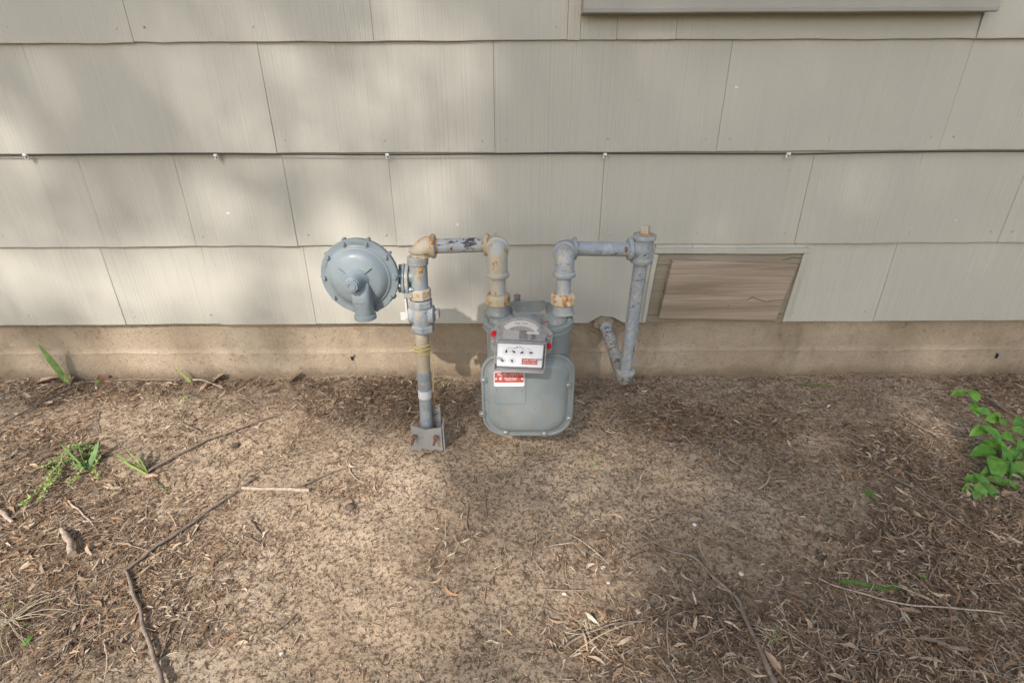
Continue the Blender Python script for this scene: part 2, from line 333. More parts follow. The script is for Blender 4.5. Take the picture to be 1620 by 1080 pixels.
# the rest of the yard, out to the horizon, a few mm lower at the seam
R0, R1 = 2.0, 150.0
ang = np.linspace(0, 2*math.pi, 65)[:-1]; ringv = []
def far_ring(sx, sy): return [(-0.0+sx*math.copysign(min(1, abs(math.cos(a)*1.42)), math.cos(a)), -0.55+sy*math.copysign(min(1, abs(math.sin(a)*1.42)), math.sin(a))) for a in ang]
rings = [(2.19, 0.59), (2.6, 1.2), (4, 3), (10, 10), (30, 30), (150, 150)]
fv = []; ff = []
for i, (sx, sy) in enumerate(rings):
    for (x, y) in far_ring(sx, sy): fv.append((x, y, float(ground_h(x, min(y, 0)))-(0.006 if i == 0 else 0.0)))
for i in range(len(rings)-1):
    for k in range(64): k2 = (k+1) % 64; ff.append((i*64+k, i*64+k2, (i+1)*64+k2, (i+1)*64+k))
o = np_mesh('yard_ground', fv, ff, M['soil'], np.full((len(fv), 3), 0.25), 'dark_amt', True); tag(o, kind='structure')

# ------------------------------------------------------------------ house: foundation, shingles, window, hatch
YF = 0.010                                                       # face of the concrete
zb = [P(810, y, CAM_D-0.014).z for y in (64.5, 241, 387.5, 511)]  # bottoms of the visible courses
EXP = 0.262; EXPT = [EXP]*4
house = thing('house', 'old house side wall of grey-beige grooved shingles on a low concrete foundation', 'house', (0, 0.3, 0))
HX0, HX1 = -4.6, 4.6
mb = MB()                                                        # foundation with a board-joint ridge along it
nx = 260; xs = np.linspace(HX0, HX1, nx); ztop = zb[3]+0.03; zj = P(810, 556, CAM_D+YF).z
zs = [-0.25, -0.02, 0.03, 0.07, zj-0.012, zj-0.004, zj, zj+0.003, zj+0.02, 0.19, ztop]
offs = [0, 0, .001, 0, 0, -0.0003, -0.0012, 0.0022, 0.0008, 0.0005, 0.0005]
vs = []
for zi, z in enumerate(zs):
    for x in xs: vs.append((x, YF+offs[zi]+0.0018*float(vnoise(x, z, 6))+0.0012*float(vnoise(x, z, 40)), z+(0.002*float(vnoise(x, 0, 8))+0.0015*float(vnoise(x, 0, 60)) if 4 <= zi <= 7 else 0)))
fs = [(j*nx+i, j*nx+i+1, (j+1)*nx+i+1, (j+1)*nx+i) for j in range(len(zs)-1) for i in range(nx-1)]
mb.add(vs, fs); mb.box((0, 1.6, 0.0), (HX1-HX0-0.02, 3.1, 0.38)); mb.build('foundation', M['concrete'], house, smooth=60, recalc=False)
mb = MB(); mb.box((0, 1.62, 1.45), (HX1-HX0-0.04, 3.14, 2.5)); mb.build('wall_sheathing', M['dark'], house, smooth=0)

HX = lambda px, py: P(px, py, CAM_D-0.010).x
hole = P(955, 509, CAM_D); HR = 0.036
def shingle(x0, x1, zb_, zt, jitter, notch=None, skew=(0, 0)):
    """one slab: proud at its lower edge, slightly uneven bottom, chamfered"""
    g = 0.0005; n = max(3, int((x1-x0)/0.035)); T = 0.0055
    b0 = -0.0135+jitter*0.0018; t0 = -0.0045; cols = []
    for i in range(n+1):
        u = i/n; x = x0+g+(x1-x0-2*g)*u
        dz = 0.0011*float(vnoise(x, zb_*7, 14))+0.0006*float(vnoise(x, zb_*7+3, 45))+skew[0]*(1-u)+skew[1]*u; bulge = 0.0014*float(vnoise(x+5, zb_*9, 5))
        lo = zb_+dz
        if notch and abs(x-notch.x) < HR: lo = max(lo, notch.z+math.sqrt(HR**2-(x-notch.x)**2)*0.8)
        jx = 0.0009*float(vnoise(zb_*31, x*9, 7)) if 0 < i < n else 0
        cols.append([(x+jx, b0+bulge+T, lo), (x, b0+bulge+0.0008, lo), (x, b0+bulge, lo+0.0012), (x, b0+bulge+(t0-b0)*0.5, lo+0.14 if lo+0.14 < zt-0.01 else (lo+zt)/2), (x, t0, zt), (x, t0+T*0.6, zt)])
    vs = [p for c in cols for p in c]; fs = []
    for i in range(n):
        for k in range(5): fs.append((i*6+k, (i+1)*6+k, (i+1)*6+k+1, i*6+k+1))
    fs.append((0,1,2,3,4,5)); fs.append(tuple(n*6+k for k in (5,4,3,2,1,0)))
    m = MB(); m.add(vs, fs); return m
WINX0, WINX1 = P(922, 20, CAM_D-0.04).x, P(1572, 20, CAM_D-0.04).x
SILLZ = P(1200, 21, CAM_D-0.045).z
hx0, hx1 = P(1032, 450, CAM_D-0.02).x, P(1262, 450, CAM_D-0.02).x; hz0, hz1 = P(1150, 510, CAM_D-0.02).z, P(1150, 401, CAM_D-0.02).z
SW = 0.61
rows = []
def fill(js):   # extend a list of known joints to the ends of the wall in full shingle widths
    js = sorted(js)
    while js[0] > HX0: js.insert(0, js[0]-SW)
    while js[-1] < HX1: js.append(js[-1]+SW)
    js[0] = HX0; js[-1] = HX1; return js
rows.append((zb[3], zb[2]+0.012, fill([HX(p, 390) for p in (155, 316, 478, 800, 1096, 1420)])))
rows.append((zb[2], zb[1]+0.012, fill([HX(p, 245) for p in (118, 271, 444, 613, 957, 1290, 1462, 1636)])))
rows.append((zb[1], zb[0]+0.012, fill([HX(p, 68) for p in (30, 405, 780, 1160, 1542)])))
rows.append((zb[0], zb[0]+EXP+0.012, fill([HX(p, 64) for p in (212, 592, 897, 975, 1068)]+[WINX1])))
for k in range(1, 7): rows.append((zb[0]+EXP*k, zb[0]+EXP*(k+1)+0.012, fill([-0.2+(0.305 if k % 2 else 0), 0.41+(0.305 if k % 2 else 0)])))
def nail(parent, x, z, y, r=0.0032):
    MB().lathe((x, y+0.002, z), (0, -1, 0), [(0, r), (0.0022, r), (0.0032, r*0.55)], 10).build('nail', M['shingle'] if random.random() < .6 else M['trim'], parent)
for ri, (z0, z1, js) in enumerate(rows):
    for a, b in zip(js, js[1:]):
        if b-a < 0.02: continue
        parts = [(a, b, z0, z1)]
        if ri == 0 and b > hx0 and a < hx1:               # the course is cut round the hatch
            parts = []
            if a < hx0-0.02: parts.append((a, hx0, z0, z1))
            if b > hx1+0.02: parts.append((hx1-0.014, b, z0, z1))
            parts.append((max(a, hx0), min(b, hx1), hz1, z1))
        if z0 > zb[0]-0.01 and b > WINX0 and a < WINX1 and z0 < 2.2:    # cut round the window
            q = []
            if a < WINX0-0.02: q.append((a, WINX0, z0, z1))
            if b > WINX1+0.02: q.append((WINX1, b, z0, z1))
            if z0 < SILLZ: q.append((max(a, WINX0), min(b, WINX1), z0, SILLZ+0.03))
            parts = q
        for (p, q, za, zc) in parts:
            if q-p < 0.01 or zc-za < 0.01: continue
            nt_ = hole if ri == 0 and p < hole.x+HR and q > hole.x-HR else None
            sh = shingle(p, q, za, zc, rng.uniform(-1, 1), nt_, (rng.uniform(-.0012, .0012), rng.uniform(-.0012, .0012))).build('shingle', M['shingle'], house, smooth=25, recalc=False)
            if ri < 4 and abs(p) < 2.4 and q-p > 0.25 and zc-za > 0.2:
                nn = max(2, round((q-p)/0.29)+1)
                for k in range(nn):
                    if random.random() < 0.85: nail(sh, p+0.03+(q-p-0.06)*k/(nn-1)+rng.uniform(-.006, .006), za+0.032+rng.uniform(-.003, .003), -0.0125)
MB().box((0, -0.012, zb[0]+EXP*7+0.06), (HX1-HX0, 0.03, 0.14)).build('frieze_board', M['sill'], house, smooth=0)
MB().add([(HX0-.3, -0.22, 2.85), (HX1+.3, -0.22, 2.85), (HX1+.3, 3.5, 2.85), (HX0-.3, 3.5, 2.85), (HX0-.3, -0.22, 2.9), (HX1+.3, -0.22, 2.9), (HX1+.3, 1.64, 3.9), (HX0-.3, 1.64, 3.9), (HX1+.3, 3.5, 2.9), (HX0-.3, 3.5, 2.9)],
    [(0,1,2,3), (0,1,5,4), (4,5,6,7), (7,6,8,9), (3,2,8,9), (1,2,8,6,5), (0,3,9,7,4)]).build('roof', M['sill'], house, smooth=0)
# window above the meter (only its sill shows in the photograph)
wc = (WINX0+WINX1)/2; ww = WINX1-WINX0
win = thing('window', 'painted window sill ledge above the shingles, cut off by the top of the picture', 'window', (wc, -0.03, SILLZ))
mb = MB(); Ls = 60; vs = []
for i in range(Ls+1):
    x = WINX0+ww*i/Ls; wv = 0.0006*float(vnoise(x, 3, 12)); 
    for y, z in ((0.0, 0.004), (-0.042, 0.004), (-0.045, 0.0), (-0.051, 0.002), (-0.052, 0.009), (-0.049, 0.011), (-0.047, 0.075), (0.0, 0.09)): vs.append((x, y+wv, SILLZ+z+wv))
fs = [(i*8+k, (i+1)*8+k, (i+1)*8+(k+1) % 8, i*8+(k+1) % 8) for i in range(Ls) for k in range(8)]+[tuple(range(8)), tuple(Ls*8+k for k in range(7, -1, -1))]
mb.add(vs, fs).build('sill', M['sill'], win, smooth=25)
wt = SILLZ+1.15
for c, s in (((WINX0+0.05, -0.018, (SILLZ+wt)/2+0.05), (0.1, 0.036, wt-SILLZ-0.1)), ((WINX1-0.05, -0.018, (SILLZ+wt)/2+0.05), (0.1, 0.036, wt-SILLZ-0.1)), ((wc, -0.02, wt+0.05), (ww, 0.04, 0.1))):
    MB().box(c, s).build('casing', M['sill'], win, bevel=0.002)
for k in range(2):
    z0_ = SILLZ+0.095+k*(wt-SILLZ-0.1)/2; z1_ = z0_+(wt-SILLZ-0.1)/2-0.003; mb = MB(); a, b = WINX0+0.102, WINX1-0.102; y = -0.006+0.0*k
    for c, s in (((wc, y, z0_+0.02), (b-a, 0.02, 0.04)), ((wc, y, z1_-0.02), (b-a, 0.02, 0.04)), ((a+0.02, y, (z0_+z1_)/2), (0.04, 0.018, z1_-z0_-0.082)), ((b-0.02, y, (z0_+z1_)/2), (0.04, 0.018, z1_-z0_-0.082))): mb.box(c, s)
    fr = mb.build('sash', M['sill'], win, smooth=0); MB().box((wc, y, (z0_+z1_)/2), (b-a-0.084, 0.004, z1_-z0_-0.084)).build('pane', M['glass'], fr, smooth=0)

# crawlspace hatch
hat = thing('crawlspace_hatch', 'weathered wooden board screwed over a crawlspace opening in the lowest shingle course', 'hatch', ((hx0+hx1)/2, -0.01, hz0))
def plank(x0, x1, z0, z1, y0, y1, mat, name, skew=0, wob=0.001, n=14, parent=hat, horiz=True):
    mb = MB(); vs = []
    for i in range(n+1):
        u = i/n
        if horiz: x = x0+(x1-x0)*u; w0 = wob*float(vnoise(x, z0*9, 11)); w1 = wob*float(vnoise(x, z1*9, 13)); vs += [(x, y1, z0+w0+skew*u), (x, y0, z0+w0+skew*u), (x, y0, z1+w1+skew*u), (x, y1, z1+w1+skew*u)]
        else: z = z0+(z1-z0)*u; w0 = wob*float(vnoise(z, x0*9, 11)); w1 = wob*float(vnoise(z, x1*9, 13)); vs += [(x0+w0, y1, z), (x0+w0, y0, z), (x1+w1, y0, z), (x1+w1, y1, z)]
    fs = [(i*4+k, (i+1)*4+k, (i+1)*4+(k+1) % 4, i*4+(k+1) % 4) for i in range(n) for k in range(4)]+[(0,1,2,3), tuple(n*4+k for k in (3,2,1,0))]
    return mb.add(vs, fs).build(name, mat, parent, smooth=20, bevel=0.0012)
W1 = 0.006
plank(hx0-0.006, hx1+0.008, hz1+0.001, hz1+0.016, -0.024, 0.0, M['shingle'], 'trim_bead', -0.002, 0.0012)
plank(hx0-0.007, hx0+W1, hz0+0.002, hz1-0.001, -0.0235, 0.0, M['shingle'], 'trim_bead', 0, 0.001, horiz=False)
plank(hx1-W1, hx1+0.008, hz0+0.002, hz1-0.001, -0.022, 0.0, M['shingle'], 'trim_bead', 0, 0.001, horiz=False)
fb = 0.044
plank(hx0+W1+.001, hx1-W1-.001, hz1-0.034, hz1-0.001, -0.016, 0.004, M['oldtrim'], 'frame_board', 0, 0.0012)
plank(hx0+W1+.001, hx1-W1-.001, hz0+0.001, hz0+0.025, -0.0165, 0.004, M['oldtrim'], 'frame_board', 0, 0.0018)
plank(hx0+W1+.001, hx0+W1+fb+.008, hz0+0.026, hz1-0.035, -0.015, 0.004, M['oldtrim'], 'frame_board', 0, 0.0012, horiz=False)
plank(hx1-W1-fb, hx1-W1-.001, hz0+0.026, hz1-0.035, -0.015, 0.004, M['oldtrim'], 'frame_board', 0, 0.0012, horiz=False)
MB().box(((hx0+hx1)/2, 0.012, (hz0+hz1)/2), (hx1-hx0-2*fb, 0.004, hz1-hz0-0.06)).build('void_backing', M['dark'], hat, smooth=0)
c4 = [P(1048, 503.5, CAM_D-0.040), P(1233, 506.5, CAM_D-0.036), P(1264, 418, CAM_D-0.030), P(1065, 412, CAM_D-0.036)]
mb = MB(); n = 22; vs = []
for i in range(n+1):
    u = i/n; b = c4[0].lerp(c4[1], u); t = c4[3].lerp(c4[2], u); wv = 0.0008*float(vnoise(u*9, 1, 1)); b.z += wv; t.z -= wv
    vs += [b+Vector((0, 0.019, 0)), b, b.lerp(t, .33), b.lerp(t, .66), t, t+Vector((0, 0.019, 0))]
fs = [(i*6+k, (i+1)*6+k, (i+1)*6+(k+1) % 6, i*6+(k+1) % 6) for i in range(n) for k in range(6)]+[(0,1,2,3,4,5), tuple(n*6+k for k in (5,4,3,2,1,0))]
cov = mb.add(vs, fs).build('cover_board', M['board'], hat, smooth=20, bevel=0.001)
def crackline(pxs, D, rmax, name, mat, parent):
    pts = [P(x, y, D) for x, y in pxs]; pts = [p+Vector((0, 0.0008, 0)) for p in pts]
    MB().tube(pts, [rmax*(0.35+0.65*math.sin(math.pi*(i+.5)/len(pts))) for i in range(len(pts))], 5).build(name, mat, parent)
crackline([(1140,473),(1155,474),(1170,475),(1184,474),(1190,470),(1200,474),(1212,477),(1228,475),(1242,475)], CAM_D-0.036, 0.0014, 'crack', M['brownleaf'], cov)
crackline([(1150,494),(1151,488),(1154,482)], CAM_D-0.0372, 0.0011, 'crack', M['brownleaf'], cov)
crackline([(1238,411),(1248,410),(1254,407),(1272,409)], CAM_D-0.0165, 0.0013, 'crack', M['dark'], hat)

for ch in hat.children:                                           # the whole frame leans a little to the left at its foot
    for vv in ch.data.vertices: vv.co.x -= (hz1-hz0-vv.co.z)*0.055

# cable with clips along the shingle edge
mb = MB(); pts = []
clips = [(41, 245.5), (342, 246), (613, 245), (957, 244.5), (1247, 243.5)]
for px in range(-500, 2200, 20):
    ref = min(abs(px-c[0]) for c in clips); sag = 1.6*math.sin(min(1, ref/170)*math.pi/2)**2
    base = 242.6 if px < 1247 else 242.6-(px-1247)*0.012
    off = (2.4 if px < 960 else (0.8 if px < 1260 else 2.2))*(0.55+0.45*math.sin(px*0.011+1.2))
    pts.append(P(px, base+off*0.9, CAM_D-0.0165-0.002))
cab = mb.tube(pts, 0.0021, 8).build('wall_cable', M['cable'])
tag(cab, 'thin black cable clipped along the lower edge of the second full shingle course', 'cable')
for (px, py) in clips:
    c = P(px, py+0.5, CAM_D-0.02); mb = MB()
    mb.box(c+Vector((0, 0.001, -0.0035)), (0.0105, 0.005, 0.0115)); mb.lathe(c+Vector((-0.0045, -0.002, 0.0005)), (1, 0, 0), [(0, .0042), (.009, .0042)], 12)
    cl = mb.build('cable_clip', M['clip'], cab, bevel=0.0008); MB().lathe(c+Vector((0.0008, -0.0012, -0.0055)), (0, -1, 0), [(0, .0019), (.002, .0019)], 8).build('clip_nail', M['dark'], cl)

# form ties in the concrete, mortar collar round the wall pipe
for (px, py, lab) in ((558, 565, 'small rusty metal form tie sticking out of the concrete left of the riser'), (1579, 562, 'small rusty metal form tie in the concrete near the right edge')):
    c = P(px, py, CAM_D+YF-0.004); tt = thing('form_tie', lab, 'metal tie', c)
    MB().box(c+Vector((0, 0, 0.008)), (0.012, 0.014, 0.0022)).build('tab', M['galv'], tt, smooth=0); MB().box(c+Vector((-0.0035, 0.0, -0.0015)), (0.0045, 0.007, 0.016)).build('strap', M['dark'], tt, smooth=0)
mb = MB(); N = 26; prof = [(0.0, 0.034), (0.007, 0.034), (0.012, 0.030), (0.015, 0.0225), (0.013, 0.0165)]
vs = []; fs = []; hc = P(955, 511, CAM_D-0.004)
for t, r in prof:
    for k in range(N):
        q = 2*math.pi*k/N; rr = r*(1+0.14*float(vnoise(math.cos(q)*2, math.sin(q)*2, 1.5))); vs.append((hc.x+rr*math.cos(q), YF-t-0.003*float(vnoise(q*3, t*90, 1)), hc.z+rr*math.sin(q)*0.95))
fs = [(i*N+k, i*N+(k+1) % N, (i+1)*N+(k+1) % N, (i+1)*N+k) for i in range(len(prof)-1) for k in range(N)]+[tuple(range(4*N, 5*N))]
mort = mb.add(vs, fs).build('mortar_patch', M['mortar'], None, smooth=50); tag(mort, 'rough mortar collar sealing the wall hole where the pipe enters', 'mortar patch')

# ------------------------------------------------------------------ the gas meter set
DP, DM = 1.105, 1.055                      # distance of the horizontal pipes and of the meter risers
RP, RF = 0.0168, 0.0222                    # 1 inch pipe and fitting radii
base = G(677, 700)
gas = thing('gas_meter_set', 'grey-blue gas meter with round pressure regulator and rust-stained pipe loops standing against the shingle wall', 'gas meter', (P(836, 620, DM).x, -CAM_D+DM, base.z))
def arc(c, a, b, la, lb, r=0.024, n=9):
    """path from c+a*la round the corner at c to c+b*lb"""
    c, a, b = Vector(c), Vector(a).normalized(), Vector(b).normalized(); pts = [c+a*la]; p0, p1 = c+a*r, c+b*r
    for i in range(n+1):
        t = i/n; pts.append(p0*(1-t)**2+c*2*t*(1-t)+p1*t*t)
    return pts+[c+b*lb]
def elbow(name, c, a, b, la, lb, mat, parent=gas, ra=True, rb=True, r=RF):
    mb = MB(); mb.tube(arc(c, a, b, la-0.002, lb-0.002), r, 28)
    for d, ll, on in ((a, la, ra), (b, lb, rb)):
        d = Vector(d).normalized()
        if on: mb.lathe(Vector(c)+d*(ll-0.011), d, [(0, r+.0008), (0.002, r+.0036), (0.009, r+.0040), (0.0112, r+.002), (0.0112, RP*0.9)], 28)
    return mb.build(name, mat, parent, smooth=50)
def pipe(name, a, b, mat, r=RP, parent=gas, n=24):
    return MB().tube([a, Vector(a).lerp(Vector(b), .5), b], r, n).build(name, mat, parent, smooth=50)
def nut(name, a, b, r, mat, n=6, parent=gas, rot=0.5):
    a, b = Vector(a), Vector(b); L = (b-a).length
    return MB().lathe(a, b-a, [(0, r*0.9), (L*.08, r), (L*.92, r), (L, r*.9)], n, rot=rot).build(name, mat, parent, smooth=20, bevel=0.001)

# riser on the left, its angle-iron anchor and U-bolt
DR = 1.075
r_bot, r_top = P(675.5, 688, 1.062), P(667.5, 526, DR); L = r_top-r_bot
lerp = lambda px_y: r_bot.lerp(r_top, (688-px_y)/(688-526))
ris = pipe('riser_pipe', r_bot+Vector((0, 0, -0.03)), lerp(600), M['galv'] if False else M['pipescar'])
pipe('upper_riser', lerp(600), r_top, M['bare'])
MB().lathe(lerp(598), L, [(0, RP), (.001, RP+.0016), (.02, RP+.0020), (.027, RP+.0004)], 24).build('coupling', M['fit'], gas)
MB().lathe(lerp(624), L, [(0, RP), (.0002, RP+.0009), (.022, RP+.0009), (.0223, RP)], 24).build('tape_band', M['tape'], ris)
bz = G(675, 706).z
bc = P(673, 690, 1.035); mb = MB()
B0, B1 = P(649, 673, 1.030), P(698, 677, 1.030); bw = (B1-B0).length; zt_ = B0.z; mid = (B0+B1)/2
for c, s in ():
    pass
vs = []
prof_b = [(0, -0.0), (0.30, 0.006), (0.5, 0.0105), (0.70, 0.006), (1, 0.0)]
for u, dip in prof_b:
    p = B0.lerp(B1, u)
    for y, z in ((0, bz-0.05), (0, p.z-dip), (0.0045, p.z-dip), (0.0045, bz-0.05)): vs.append((p.x, p.y+y, z))
fs = [(i*4+k, (i+1)*4+k, (i+1)*4+(k+1) % 4, i*4+(k+1) % 4) for i in range(4) for k in range(4)]+[(0,1,2,3), (19,18,17,16)]
mb.add(vs, fs); mb.box((mid.x+0.0435, mid.y+0.022, (bz+B0.z)/2-0.02), (0.0045, 0.0352, B0.z-bz+0.03))
brk = mb.build('angle_bracket', M['galv'], gas, smooth=0, bevel=0.0008)
MB().box((mid.x+0.022, mid.y+0.050, (bz+B0.z)/2+0.006), (0.022, 0.006, B0.z-bz+0.05)).build('anchor_stake', M['dirt_shade'], gas, smooth=0, bevel=.0008)  # shade behind the bracket is put into the stake's darker colour
for q in (P(656, 690, 1.028), P(690, 691, 1.028)):
    mb = MB(); d = Vector((-0.22, -0.75, -0.62)).normalized()
    mb.lathe(q+Vector((0, -0.0035, 0.002)), (0, -1, 0.0), [(0, .0072), (.0050, .0072)], 6); mb.lathe(q+Vector((0, .002, 0)), (-.15, -1, -.30), [(0, .0036), (0.026, .0036), (0.028, .003)], 12); mb.build('u_bolt_end', M['rustbolt'], brk)

# stop valve
vc = P(667.5, 497, DR); up = Vector((0, 0, 1)); z_ = lambda py, D=DR: P(667, py, D).z
vt, vb = z_(474), z_(522)
mb = MB(); mb.lathe((vc.x, vc.y, vb), up, [(0, .0205), (.012, .0225), (.024, .0245), (vc.z-vb, .0285), (vt-vb-.022, .0245), (vt-vb-.010, .0225), (vt-vb, .020)], 28)
mb.lathe((vc.x-0.031, vc.y, vc.z), (1, 0, 0), [(0, .019), (.003, .0225), (.008, .0235), (.016, .021), (.046, .021), (.053, .0235), (.060, .0225), (.063, .016)], 28)
val = mb.build('stop_valve', M['fit'], gas, smooth=40)
nut('valve_hex', (vc.x, vc.y, vb-.002), (vc.x, vc.y, vb+.0165), .0292, M['fit'], parent=val); nut('valve_hex', (vc.x, vc.y, vt-.0175), (vc.x, vc.y, vt+.001), .0292, M['fit'], parent=val)
nut('valve_stem', (vc.x+.032, vc.y, vc.z+.001), (vc.x+.0425, vc.y, vc.z+.001), .0135, M['fit'], 4, val)
MB().box((vc.x-.034, vc.y-.004, vc.z+.018), (.0045, .016, .05)).box((vc.x-.0445, vc.y-.004, vc.z-.003), (.0135, .004, .020)).build('lock_wing', M['strip'], val, smooth=0, bevel=.001)
# regulator body (vertical casting on the riser)
bx, by = P(663.5, 440, DR).x, vc.y; zt2, zb2 = z_(404), z_(462)
sl = (vc.x-bx)
mb = MB(); mb.lathe((vc.x, by, zb2-.002), Vector((-sl, 0, zt2-zb2)), [(0, .0205), (.014, .0215), (.02, .0205), (zt2-zb2-.020, .0212), (zt2-zb2-.018, .0242), (zt2-zb2-.002, .0245), (zt2-zb2, .0225), (zt2-zb2, .016)], 32)
mb.text('F 1 9 5', 0.0075, Matrix.Translation((bx+.0035, by-.0208, (zt2+zb2)/2+.004)) @ Matrix.Rotation(R(90), 4, 'X') @ Matrix.Rotation(R(-86), 4, 'Z'), 0, .0006)
rbody = mb.build('regulator_body', M['cast'], gas, smooth=40)
nut('body_hex', (vc.x, by, zb2-.016), (vc.x, by, zb2+.010), .0268, M['fityel'], 8)
pipe('close_nipple', (vc.x, by, vt-.004), (vc.x, by, zb2-.006), M['rust'])
# elbow at the top left, horizontal pipe
zc = P(735, 385.5, DP).z; ex = P(665.5, 384, DR+.008).x; yP = -CAM_D+DP-0.006
ec = Vector((ex, by+.006, zc))
pipe('close_nipple', (ex+.0005, by+.004, zt2-.006), (ex, by+.006, zt2+.012), M['rust'])
elbow('elbow', ec, (0, 0, -1), (1, .03, 0), zc-zt2-.006, .0335, M['fitrust'], r=.0238)
lx = P(787, 400, DM).x; yM = -CAM_D+DM; rx = P(893.5, 400, DM).x
a = Vector((ex+.028, by+.006, zc)); b = Vector((lx-.022, yP, zc-.001))
hp = pipe('horizontal_pipe', a, b, M['pipechip'])
MB().lathe(b-(b-a).normalized()*.010, b-a, [(0, RP), (.0003, RP+.0004), (.0099, RP+.0004)], 24).build('rusty_thread', M['rust'], hp)
MB().lathe(a+(b-a).normalized()*.0052, b-a, [(0, RP), (.0003, RP+.0004), (.0055, RP+.0004)], 24).build('rusty_thread', M['rust'], hp)
# pairs of elbows: sideways to forward, then forward to down
zel = P(787, 381, DM).z
def drop(x, zh, sgn, matA, matB, nipmat, znut_t):
    cA = Vector((x, yP, zh)); cB = Vector((x, yM-.004, zh-.001))
    elbow('elbow', cA, (sgn, 0, 0), (0, -1, 0), .032, .030, matA, rb=False)
    zb_ = P(787, 436, DM).z
    elbow('street_elbow', cB, (0, 1, 0), (0, 0, -1), .022, zh-zb_, matB, r=.0226)
    pipe('nipple', (x, yM-.004, zb_+.005), (x, yM-.004, znut_t-.003), nipmat)
zr = P(950, 392, DP).z
NT_, NB_ = P(787, 461, DM).z, P(787, 480, DM).z
drop(lx, zc-.001, -1, M['fitrust'], M['fityel'], M['fityel'], NT_); drop(rx, zr, 1, M['fit'], M['fit'], M['fit'], NT_)
for x in (lx, rx):
    n_ = MB().lathe((x, yM-.004, NB_), up, [(0, .0262), (.002, .0292), (.021, .0292), (.0225, .0275), (.0265, .0262), (.0275, .0175)], 10, rot=.3).build('union_nut', M['nut'], gas, smooth=20, bevel=.0008)
    MB().lathe((x, yM-.004, NB_-.022), up, [(0, .029), (.004, .027), (.009, .0245), (.022, .0245)], 28).build('meter_boss', M['metertop'], gas)
# right-hand run: horizontal pipe, tee with plug, sloping riser, bottom elbow, pipe into the wall
tz = P(1017, 394, DP+.005); tx = tz.x; ty = tz.y; a = Vector((rx+.028, yP, zr)); b = Vector((tx-.024, ty-.004, tz.z))
hp2 = pipe('horizontal_pipe', a, b, M['pipe'])
# an irregular rust chip on this pipe
cc = a.lerp(b, .86); mb = MB(); vs = []; N = 12
for k in range(N):
    q = 2*math.pi*k/N; rr = .0035*(1+.6*random.random()); th = .25+rr*1.6*math.sin(q)/RP; vs.append((cc.x+rr*math.cos(q), cc.y-(RP+.0004)*math.cos(th), cc.z+(RP+.0004)*math.sin(th)))
vs.append((cc.x, cc.y-(RP+.0006)*math.cos(.25), cc.z+(RP+.0006)*math.sin(.25))); mb.add(vs, [(k, (k+1) % N, N) for k in range(N)]).build('rust_chip', M['rustbolt'], hp2)
tt, tb = P(1021, 371, DP).z, P(1015, 416, DP).z
rb_ = P(988.5, 588, 1.135); dirr = (Vector((tx, ty, tz.z))-rb_).normalized()
at = lambda z: Vector((tx, ty, tz.z))+dirr*((z-tz.z)/dirr.z)
t0, t1 = at(tb), at(tt); L = (t1-t0).length
mb = MB(); mb.lathe(t0, dirr, [(0, .018), (0, .0255), (.002, .0268), (.010, .0268), (.013, .0228), (L*.5, .0235), (L-.013, .0228), (L-.010, .0268), (L-.002, .0268), (L, .0255), (L, .018)], 32)
mb.lathe((tx-.002, ty, tz.z), (-1, .0, 0), [(0, .0222), (.022, .0222), (.025, .0262), (.033, .0262), (.0345, .024), (.0345, .015)], 28)
mb.text('CMI', 0.0145, Matrix.Translation((tx+.004, ty-.0232, tz.z+.001)) @ Matrix.Rotation(R(90), 4, 'X') @ Matrix.Rotation(R(84), 4, 'Z') , 0, .0011)
tee = mb.build('tee', M['fit'], gas, smooth=40)
pl = MB(); pl.lathe(t1-dirr*.002, dirr, [(0, .0185), (.005, .0185), (.0055, .0120), (.006, .0125), (.0215, .0112), (.0228, .0095)], 4, rot=.15); pl.build('pipe_plug', M['fityel'], tee, smooth=20, bevel=.001)
MB().lathe(t1-dirr*.001, dirr, [(0, .0172), (.0045, .0172)], 24).build('plug_thread', M['rust'], tee)
pipe('sloping_riser', t0+dirr*.006, rb_-dirr*.006, M['pipescar'])
wall_pt = P(957, 513, CAM_D+.02); ebc = rb_-dirr*.028; ebc = Vector((ebc.x, ebc.y, ebc.z))
dW = (wall_pt-ebc).normalized()
elbow('bottom_elbow', ebc, dirr, dW, .034, .030, M['dirt_shade'])
MB().lathe(ebc+dirr*.024, dirr, [(0, RF+.0008), (.002, RF+.0042), (.010, RF+.0046), (.0125, RF+.001)], 28).build('elbow_rim', M['fit'], gas)
pipe('wall_pipe', ebc+dW*.022, wall_pt+dW*.08, M['dirt_shade'], r=.0182)
MB().lathe(P(957, 513, CAM_D)+(-dW)*.018, -dW, [(0, RP+.001), (.001, RP+.003), (.006, RP+.0025), (.007, RP)], 20).build('pipe_collar', M['fit'], gas)

